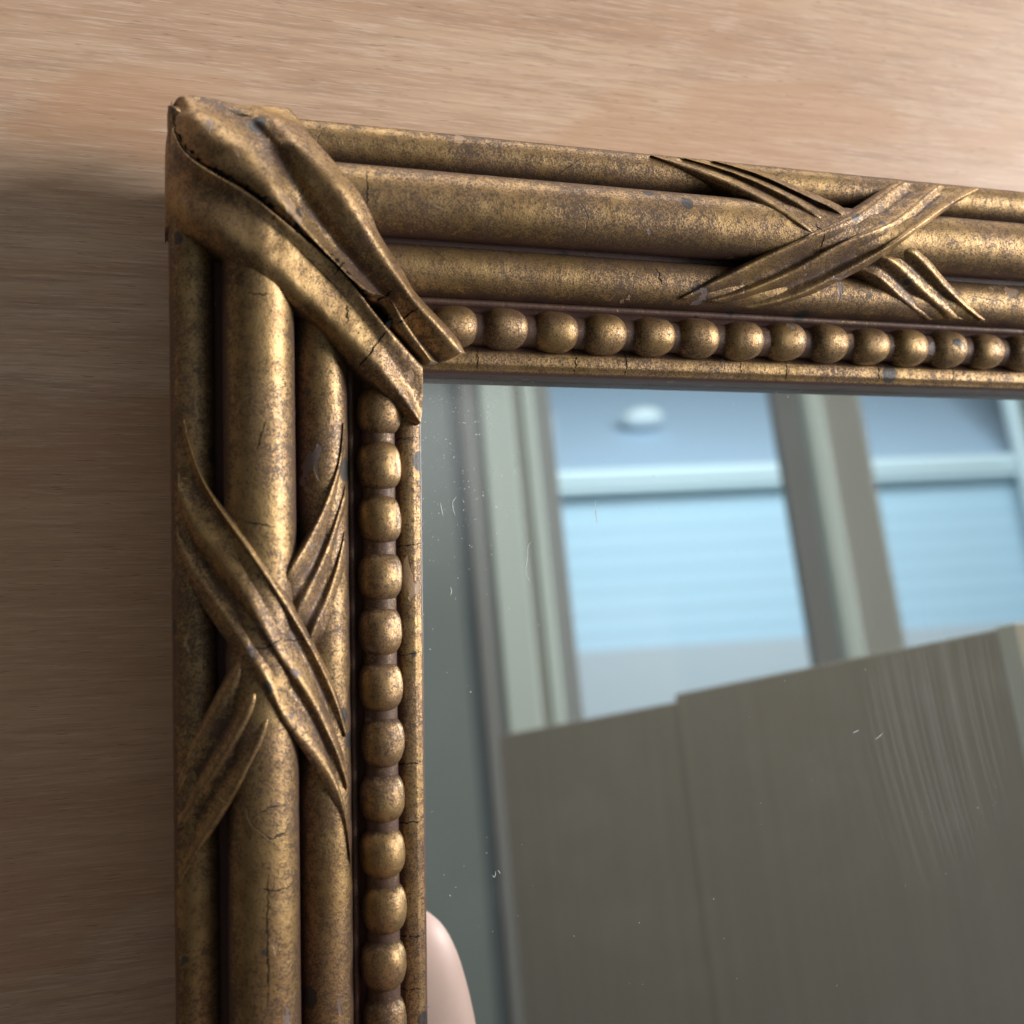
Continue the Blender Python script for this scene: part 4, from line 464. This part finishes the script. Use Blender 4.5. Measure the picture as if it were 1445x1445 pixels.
    'LINT': [[[0.536,-2.398],[0.543,-2.443],[0.551,-2.487],[0.558,-2.532],[0.568,-2.576],[0.578,-2.62],[0.588,-2.664]],[[0.859,-2.286],[0.815,-2.338],[0.781,-2.395],[0.784,-2.462],[0.79,-2.529],[0.811,-2.592],[0.835,-2.655]],[[2.398,-3.169],[2.311,-3.287],[2.3,-3.43],[2.288,-3.574],[2.263,-3.716],[2.279,-3.859],[2.359,-3.979]],[[0.721,-4.035],[0.728,-4.063],[0.735,-4.092],[0.737,-4.12],[0.731,-4.149],[0.725,-4.177],[0.719,-4.206]],[[3.764,-2.358],[3.762,-2.445],[3.761,-2.532],[3.764,-2.618],[3.779,-2.704],[3.793,-2.79],[3.808,-2.875]],[[1.497,-9.69],[1.516,-9.719],[1.537,-9.745],[1.55,-9.716],[1.562,-9.686],[1.562,-9.653],[1.558,-9.62]],[[1.61,-9.607],[1.62,-9.619],[1.631,-9.631],[1.64,-9.645],[1.646,-9.659],[1.652,-9.674],[1.657,-9.688]],[[10.346,-7.688],[10.383,-7.67],[10.42,-7.652],[10.457,-7.634],[10.491,-7.612],[10.522,-7.588],[10.554,-7.563]],[[9.777,-7.508],[9.802,-7.498],[9.826,-7.488],[9.851,-7.479],[9.875,-7.469],[9.9,-7.459],[9.925,-7.449]]],
}


def strip(name, key, mat, parent, bole, nl=130, na=7, drop=.42, label=None, wob=.018, clip=None):
    lines = [[Vector(p) for p in l] for l in FOLDS[key]]
    K = len(lines)
    n0 = len(lines[0])
    cols = (K - 1) * na + 1
    V, A, F = [], [], []
    grid = []
    for j in range(nl + 1):
        t = j / nl * (n0 - 1)
        row = [catmull(l, t) for l in lines]
        g = []
        for c in range(cols):
            s = c / na
            q = catmull(row, s)
            w = 0
            q = q.copy()
            nz = noise.noise(q * 1.3 + Vector((3.1, 0, 0))) + .6 * noise.noise(q * 3.4) + .35 * noise.noise(q * 8.0)
            q.z += wob * nz
            i0 = min(int(s), K - 2); f = s - i0
            b = bole[i0] * (1 - f) + bole[i0 + 1] * f
            g.append((q, b))
        grid.append(g)
    for g in grid:
        for q, b in g: V.append(uvh(q.x, q.y, q.z)); A.append(b)
    for j in range(nl):
        for c in range(cols - 1):
            F.append((j * cols + c, j * cols + c + 1, (j + 1) * cols + c + 1, (j + 1) * cols + c))
    # walls that carry the edge down into the frame
    loop = [c for c in range(cols)] + [j * cols + cols - 1 for j in range(1, nl + 1)] + \
           [nl * cols + c for c in range(cols - 2, -1, -1)] + [j * cols for j in range(nl - 1, 0, -1)]
    cen = sum((V[q] for q in loop), Vector()) / len(loop)
    base = len(V)
    for q in loop:
        V.append(Vector(V[q]) + Vector((0, drop * P, 0))); A.append(.6)
    n = len(loop)
    for q in range(n):
        F.append((loop[q], loop[(q + 1) % n], base + (q + 1) % n, base + q))
    o = mesh_obj(name, V, F, mat, parent, attr=A)
    fix_normals(o)
    me = o.data
    # smooth shading but a firm arris where the edge turns down
    import math as _m
    for e in me.edges: pass
    if label: o['label'] = label
    return o


B7 = [.45, 0.0, .62, 0.0, .62, 0.0, .45]
strip('ribbon', 'leftB', GILT_RIB, mirror, B7, label='carved gilt ribbon passing under on the upright rail')
strip('ribbon', 'leftA', GILT_RIB, mirror, B7, label='carved gilt ribbon crossing on top on the upright rail')
strip('ribbon', 'topB', GILT_RIB, mirror, B7, label='carved gilt ribbon passing under on the top rail')
strip('ribbon', 'topA', GILT_RIB, mirror, B7, label='carved gilt ribbon crossing on top on the top rail')
strip('corner_leaf', 'cornerL', GILT_RIB, mirror, [.4, 0, .1, .35, 0, .1], nl=200, drop=.9, label='lower half of the cracked corner wrap, split from the upper half')
strip('corner_leaf', 'cornerR', GILT_RIB, mirror, [.1, 0, 0, .62, .15, 0, .3], nl=200, drop=.9, label='upper half of the cracked corner wrap with a deep fold')

# cracks through the gesso: black fissures lying in the surface, traced one by one
from mathutils.bvhtree import BVHTree
bv, bf = [], []
for o in list(bpy.data.objects):
    if o.type == 'MESH' and o.name.split('.')[0] in ('rail', 'reed', 'ribbon', 'corner_leaf') :
        n_ = len(bv)
        bv.extend([v_.co.copy() for v_ in o.data.vertices])
        bf.extend([tuple(n_ + q for q in p_.vertices) for p_ in o.data.polygons])
TREE = BVHTree.FromPolygons(bv, bf)
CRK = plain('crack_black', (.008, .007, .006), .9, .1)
LINT_M = plain('pale_lint', (.62, .66, .66), .8, .2)


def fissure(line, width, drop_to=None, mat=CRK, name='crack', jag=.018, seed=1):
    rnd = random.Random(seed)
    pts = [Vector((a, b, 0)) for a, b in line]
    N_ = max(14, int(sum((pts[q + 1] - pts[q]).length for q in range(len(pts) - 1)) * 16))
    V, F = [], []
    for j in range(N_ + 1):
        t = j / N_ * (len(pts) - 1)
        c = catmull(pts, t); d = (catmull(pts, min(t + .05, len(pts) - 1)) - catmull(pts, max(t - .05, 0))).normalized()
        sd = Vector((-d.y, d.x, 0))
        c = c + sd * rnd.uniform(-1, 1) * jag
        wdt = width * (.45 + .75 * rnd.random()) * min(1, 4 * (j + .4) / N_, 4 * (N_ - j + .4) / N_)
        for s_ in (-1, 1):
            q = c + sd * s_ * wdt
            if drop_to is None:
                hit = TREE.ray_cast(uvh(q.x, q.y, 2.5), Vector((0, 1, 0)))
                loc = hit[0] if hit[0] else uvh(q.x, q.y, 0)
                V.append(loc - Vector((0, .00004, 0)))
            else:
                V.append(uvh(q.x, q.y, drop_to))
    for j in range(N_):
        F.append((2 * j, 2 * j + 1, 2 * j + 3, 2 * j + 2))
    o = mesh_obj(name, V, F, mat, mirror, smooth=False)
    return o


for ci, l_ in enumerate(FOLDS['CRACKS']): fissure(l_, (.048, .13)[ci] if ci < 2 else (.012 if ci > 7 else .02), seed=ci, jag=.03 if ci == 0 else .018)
for ci, l_ in enumerate(FOLDS['LINT']): fissure(l_, .008, -.893, LINT_M, 'lint', .003, ci)

# silvered glass


def glass_material():
    k = NT('old_mirror_glass')
    tc = k.n('TexCoord').outputs['Object']
    sep = k.n('SeparateXYZ'); k.put(sep.inputs[0], tc)
    x, z = sep.outputs[0], sep.outputs[2]
    gl = k.n('BsdfGlossy')
    gl.inputs['Color'].default_value = rgb(.80, .875, .865)
    gl.inputs['Roughness'].default_value = 0.0
    df = k.n('BsdfDiffuse')
    df.inputs['Color'].default_value = rgb(.72, .77, .78)
    # dust: clustered specks, thickest near the corner and along the left edge
    dn = k.n('TexNoise'); k.put(dn.inputs['Vector'], tc); dn.inputs['Scale'].default_value = 1500
    ds = k.n('VectorMath', operation='SCALE'); k.put(ds.inputs[0], dn.outputs['Color']); ds.inputs['Scale'].default_value = .0009
    da = k.n('VectorMath', operation='ADD'); k.put(da.inputs[0], tc); k.put(da.inputs[1], ds.outputs[0])
    vo = k.voro(da.outputs[0], 1600)
    pk = k.n('SeparateColor'); k.put(pk.inputs[0], vo.outputs['Color'])
    near_left = k.ramp(x, .032, .001)
    near_top = k.ramp(z, -.055, -.002)
    cl = k.ramp(k.noise(tc, 190, 3.0), .46, .70)
    dens = k.math('ADD', k.math('MULTIPLY', k.math('MULTIPLY', near_left, near_top), 1.8), k.math('MULTIPLY', near_left, .045))
    dens = k.math('ADD', dens, k.math('MULTIPLY', k.ramp(z, -.006, -.003), .12))
    dens = k.math('MULTIPLY', dens, k.math('ADD', .25, k.math('MULTIPLY', cl, 1.2)))
    dens = k.math('ADD', dens, k.math('MULTIPLY', k.ramp(k.noise(tc, 45, 2.0), .48, .62), .012))
    on = k.math('LESS_THAN', pk.outputs[0], dens)
    r = k.math('MULTIPLY', k.math('POWER', pk.outputs[1], 1.6), .42)
    sp = k.math('MULTIPLY', k.math('MULTIPLY', on, k.ramp(k.math('SUBTRACT', vo.outputs['Distance'], r), .08, -.06)), k.math('ADD', .14, k.math('MULTIPLY', pk.outputs[2], .48)))
    # bloom of grime
    gr = k.math('MULTIPLY', k.ramp(k.noise(tc, 60, 4.0, .6), .45, .75), .015)
    gr = k.math('ADD', gr, k.math('MULTIPLY', k.math('MULTIPLY', near_left, near_top), .20))
    # wiping streaks, a soft fan of curved lines
    sv = k.n('Mapping'); k.put(sv.inputs['Vector'], tc)
    sv.inputs['Rotation'].default_value = (0, 0, 0)
    dv = k.n('VectorMath', operation='ADD'); k.put(dv.inputs[0], sv.outputs[0])
    cv = k.n('CombineXYZ'); k.put(cv.inputs[0], k.math('MULTIPLY', k.math('MULTIPLY', z, z), -1.5)); k.put(dv.inputs[1], cv.outputs[0])
    st = k.noise(k.scale(dv.outputs[0], 620, 1, 9), 1.0, 2.0, .6)
    ex = k.math('DIVIDE', k.math('SUBTRACT', x, .132), .026); ez = k.math('DIVIDE', k.math('ADD', z, .086), .040)
    rr = k.math('ADD', k.math('MULTIPLY', ex, ex), k.math('MULTIPLY', ez, ez))
    stf = k.math('MULTIPLY', k.math('MULTIPLY', k.ramp(st, .42, .68), k.ramp(rr, 1.1, .1)), .045)
    gr = k.math('ADD', gr, stf)
    fac = k.math('MAXIMUM', sp, k.math('ADD', gr, .020))
    mx = k.n('MixShader')
    k.put(mx.inputs[0], fac)
    k.t.links.new(gl.outputs[0], mx.inputs[1]); k.t.links.new(df.outputs[0], mx.inputs[2])
    k.t.links.new(mx.outputs[0], k.o.inputs['Surface'])
    return k.m


HM = -.9
gq = [uvh(-.75, .75, HM), uvh(OW + .75, .75, HM), uvh(OW + .75, -OH - .75, HM), uvh(-.75, -OH - .75, HM)]
gq += [q + Vector((0, .003, 0)) for q in gq]
mesh_obj('glass', gq, [(3, 2, 1, 0), (4, 5, 6, 7), (0, 1, 5, 4), (1, 2, 6, 5), (2, 3, 7, 6), (3, 0, 4, 7)], glass_material(), mirror, smooth=False)

# ---------------------------------------------------------------- what stands behind the camera and shows in the glass
WO = m2w(69.469, -5.716, 117.562)
WX, WZ, WN = mdir(.992, .044, -.121), mdir(-.011, .965, .263), mdir(-.128, .259, -.957)
WZ = Vector((0, 0, 1)); WN = (WN - WZ * WN.dot(WZ)).normalized()
WX = (WX - WZ * WX.dot(WZ)); WX = (WX - WN * WX.dot(WN)).normalized()


def wp(a, b, c): return WO + WX * a + WZ * b + WN * c


def wbox(name, a0, a1, b0, b1, c0, c1, mat, parent=None, bev=0.0):
    vs = [wp(a, b, c) for c in (c0, c1) for b in (b0, b1) for a in (a0, a1)]
    if parent is not None:
        off = parent.location
        vs = [v - off for v in vs]
        o = mesh_obj(name, vs, BOXF, mat, parent, smooth=False)
    else:
        org = wp((a0 + a1) / 2, b0, c0)
        o = mesh_obj(name, [v - org for v in vs], BOXF, mat, None, smooth=False)
        o.location = org
    fix_normals(o)
    if bev:
        m = o.modifiers.new('bevel', 'BEVEL'); m.width = bev; m.segments = 2
    return o


WALLP = plain('grey_wall_paint', (.215, .255, .255), .7)
CASE = plain('casing_paint_lit', (.52, .60, .575), .45)  # light strips of the moulding: the light on them is put into the colour
CASE_D = plain('casing_paint_shaded', (.30, .30, .275), .5)  # darker copy of the casing paint, standing in for shade on the moulding
SASH = plain('grey_sash_paint', (.235, .24, .245), .45)
GAP = plain('dark_slit', (.12, .15, .165), .8)
SIDING = plain('blue_siding', (.43, .57, .67), .6)
WHITE = plain('white_trim', (.60, .69, .72), .5)
ROOF = plain('slate_roof', (.44, .55, .68), .8)
WT, WB = 1.25, -1.0
wl = wbox('wall', -2.2, -.400, WB, WT + .3, -.12, 0, WALLP); wl['kind'] = 'structure'
win = empty('window', wp(0, WB, 0))
tag(win, 'pair of tall sash windows in pale fluted casing seen in the glass, siding outside', 'window')
for nm, a0, a1, c0, c1, mt in [
        ('dark_reveal', -.399, -.381, -.12, -.015, GAP),
        ('casing', -.380, -.352, -.10, .006, SASH),
        ('casing', -.351, -.301, -.10, .030, CASE),
        ('casing', -.300, -.285, -.10, .012, CASE_D),
        ('casing', -.284, -.266, -.10, .022, CASE),
        ('stile', -.265, -.231, -.11, -.005, SASH),
        ('stile', .153, .193, -.036, -.006, SASH),
        ('mullion', .194, .222, -.036, .020, CASE),
        ('mullion', .223, .298, -.036, .008, CASE_D),
        ('stile', .299, .311, -.036, -.010, GAP),
        ('stile', .68, .72, -.11, -.005, CASE),
        ('casing', .721, .82, -.11, .02, CASE)]:
    wbox(nm, a0, a1, WB + .15, WT, c0, c1, mt, win, .003)
wbox('sill', -.40, .83, WB + .08, WB + .149, -.12, .05, CASE, win, .004)
wbox('head', -.40, .83, WT + .001, WT + .1, -.12, .02, CASE, win, .004)


def pane_material():
    k = NT('window_glass')
    tr = k.n('BsdfTransparent'); tr.inputs['Color'].default_value = rgb(.93, .96, .97)
    gl = k.n('BsdfGlossy'); gl.inputs['Roughness'].default_value = .02
    mx = k.n('MixShader'); mx.inputs[0].default_value = .015
    k.t.links.new(tr.outputs[0], mx.inputs[1]); k.t.links.new(gl.outputs[0], mx.inputs[2])
    k.t.links.new(mx.outputs[0], k.o.inputs['Surface'])
    return k.m


PANE = pane_material()
wbox('pane', -.230, .152, WB + .151, WT - .001, -.033, -.029, PANE, win)
wbox('pane', .312, .679, WB + .151, WT - .001, -.033, -.029, PANE, win)

# neighbouring house, 4 m outside
FENCE = plain('weathered_fence', (.42, .44, .47), .8)
HC = -4.0
house = empty('house', wp(1.5, -1.6, HC))
tag(house, 'pale blue clapboard house outside the window with white gutter', 'house')
nb = 0
b = .32
while b < 1.13:
    vs = [wp(a, bb, cc) - house.location for a in (-1.2, 5.4) for bb, cc in ((b, HC + .010), (b + .118, HC + .004), (b + .118, HC - .05), (b, HC - .05))]
    o = mesh_obj('siding_plank', vs, [(0, 1, 5, 4), (1, 2, 6, 5), (2, 3, 7, 6), (3, 0, 4, 7), (0, 3, 2, 1), (4, 5, 6, 7)], SIDING, house, smooth=False)
    fix_normals(o)
    b += .115
wbox('wall', -1.2, 5.4, -1.6, 1.24, HC - .25, HC - .051, SIDING, house)
wbox('soffit', -1.3, 5.5, 1.20, 1.232, HC - .04, HC + .16, WHITE, house)
wbox('gutter', -1.3, 5.5, 1.245, 1.325, HC + .08, HC + .17, WHITE, house, .02)
vs = [wp(a, bb, cc) - house.location for a in (-1.4, 5.6) for bb, cc in ((1.30, HC + .10), (2.9, HC - 1.6), (2.85, HC - 1.7), (1.22, HC + .0))]
rf = mesh_obj('roof', vs, [(0, 1, 5, 4), (1, 2, 6, 5), (2, 3, 7, 6), (3, 0, 4, 7), (0, 3, 2, 1), (4, 5, 6, 7)], ROOF, house, smooth=False)
fix_normals(rf)
vb = bmesh.new()
bmesh.ops.create_uvsphere(vb, u_segments=20, v_segments=12, radius=1.0)
c0 = wp(1.36, 1.76, HC - .25) - house.location
for vv in vb.verts: vv.co = c0 + WX * (vv.co.x * .13) + WZ * (vv.co.z * .060) + WN * (vv.co.y * .10)
vm = bpy.data.meshes.new('roof_vent'); vb.to_mesh(vm); vb.free(); vm.materials.append(plain('white_vent', (.72, .78, .80), .5))
ve = bpy.data.objects.new('roof_vent', vm); COL.objects.link(ve); ve.parent = house
wbox('corner_board', 3.44, 3.78, -1.6, 2.3, HC + .18, HC + .24, WHITE, house, .004)
wl2 = wbox('garden_wall', -3, 6, -1.6, .315, HC + .15, HC + .3, FENCE)
tag(wl2, 'grey garden wall below the blue clapboard house', 'wall')
yard = wbox('ground', -4, 7, -1.7, -1.6, HC - 3, -.2, plain('lawn_grey', (.2, .22, .18), .9)); yard['kind'] = 'structure'
# daylight on the house front, from above the window head outside
area_lamp('outdoor_daylight', wp(1.4, 2.0, -.5), wp(1.7, .9, HC), 3.0, 1.2, 255.0, (.90, .95, 1.0))

# dark boards standing in the room
PO = m2w(25.506, -7.127, 12.316)
PX = mdir(.243, .257, -.935); PX = Vector((PX.x, PX.y, 0)).normalized()
PN = Vector((0, 0, 1)).cross(PX)
if PN.dot(mdir(-.97, .054, -.237)) < 0: PN = -PN


def panel_material():
    k = NT('dark_stained_board')
    tc = k.n('TexCoord').outputs['Generated']
    g = k.noise(k.scale(tc, 26, 26, 1.2), 1.0, 3.0, .6, .4)
    c = k.mix(k.ramp(g, .35, .65), rgb(.305, .275, .232), rgb(.325, .293, .246))
    k.put(k.b.inputs['Base Color'], c)
    k.b.inputs['Roughness'].default_value = .55
    k.put(k.b.inputs['Normal'], k.bump(g, .08, .001))
    return k.m


DARK = panel_material()
EDGE = plain('lit_board_edge', (.46, .47, .42), .7)  # raw edge paled to carry the window light falling on it


def pbox(name, a0, a1, b0, b1, c0, c1, mat, parent):
    vs = [PO + PX * a + Vector((0, 0, b)) + PN * c - parent.location for c in (c0, c1) for b in (b0, b1) for a in (a0, a1)]
    o = mesh_obj(name, vs, BOXF, mat, parent, smooth=False)
    fix_normals(o)
    m = o.modifiers.new('bevel', 'BEVEL'); m.width = .0008; m.segments = 2
    return o


screen = empty('cupboard', PO + PX * (-.2) + Vector((0, 0, -.62)))
tag(screen, 'dark brown board cupboard with a pale edge below the window in the glass', 'cupboard')
pbox('board', -.42, -.2125, -.62, -.004, -.018, -.003, DARK, screen)['label'] = 'slightly lower set-back dark board'
pbox('board', -.2115, 0.0, -.62, 0.0, -.018, 0.0, DARK, screen)['label'] = 'dark board with wiped streaks on its face'
pbox('edge_strip', .0005, .010, -.62, 0.001, -.018, .001, EDGE, screen)

# ---------------------------------------------------------------- hand (seen only in the glass)
SKIN = NT('skin')
tcs = SKIN.n('TexCoord').outputs['Object']
SKIN.put(SKIN.b.inputs['Base Color'], SKIN.mix(SKIN.noise(tcs, 90, 3.0), rgb(.72, .43, .37), rgb(.80, .52, .46)))
SKIN.b.inputs['Roughness'].default_value = .5
SKIN.b.inputs['Subsurface Weight'].default_value = .12
SKIN.b.inputs['Subsurface Radius'].default_value = (.006, .003, .002)


def skin_chain(name, pts, edges, rad, mat, parent=None, root=0):
    me = bpy.data.meshes.new(name)
    me.from_pydata([tuple(p) for p in pts], edges, [])
    o = bpy.data.objects.new(name, me)
    COL.objects.link(o)
    if parent: o.parent = parent
    o.modifiers.new('skin', 'SKIN').use_smooth_shade = True
    for i, r in enumerate(rad):
        me.skin_vertices[0].data[i].radius = (r, r)
    me.skin_vertices[0].data[root].use_root = True
    sub = o.modifiers.new('sub', 'SUBSURF'); sub.levels = 2; sub.render_levels = 3
    me.materials.append(mat)
    return o


# left hand held up before the glass: thumb side towards the mirror's lower corner
hb = m2w(.10, -19.0, 3.6)
hand = empty('person', hb)
tag(hand, 'bare hand holding a camera, its thumb showing pink in the lower corner of the glass', 'person')


def hp(u, v, h): return m2w(u, v, h) - hb


pts = [hp(.6, -24, 3.8), hp(.5, -21, 3.8), hp(.40, -18.2, 3.75), hp(.48, -15.6, 3.72), hp(.50, -13.5, 3.70), hp(.40, -11.65, 3.70)]
rad = [.028, .0265, .0258, .0245, .0205, .0125]
edges = [(0, 1), (1, 2), (2, 3), (3, 4), (4, 5)]
# four fingers curl away to the left round the camera, all grown from the same palm
for k_, (dv, l) in enumerate([(0.0, 5.0), (-1.9, 5.8), (-3.8, 5.5), (-5.6, 4.6)]):
    n_ = len(pts)
    root = 3 if k_ < 2 else 2
    b0 = Vector((-1.6, -15.2 + dv, 4.4))
    for q in (b0, b0 + Vector((-l * .42, .2, 1.0)), b0 + Vector((-l * .70, .3, 2.5)), b0 + Vector((-l * .72, .3, 4.1))):
        pts.append(hp(*q))
    rad += [.0100, .0092, .0085, .0070]
    edges += [(root, n_), (n_, n_ + 1), (n_ + 1, n_ + 2), (n_ + 2, n_ + 3)]
skin_chain('hand', pts, edges, rad, SKIN.m, hand, 2)
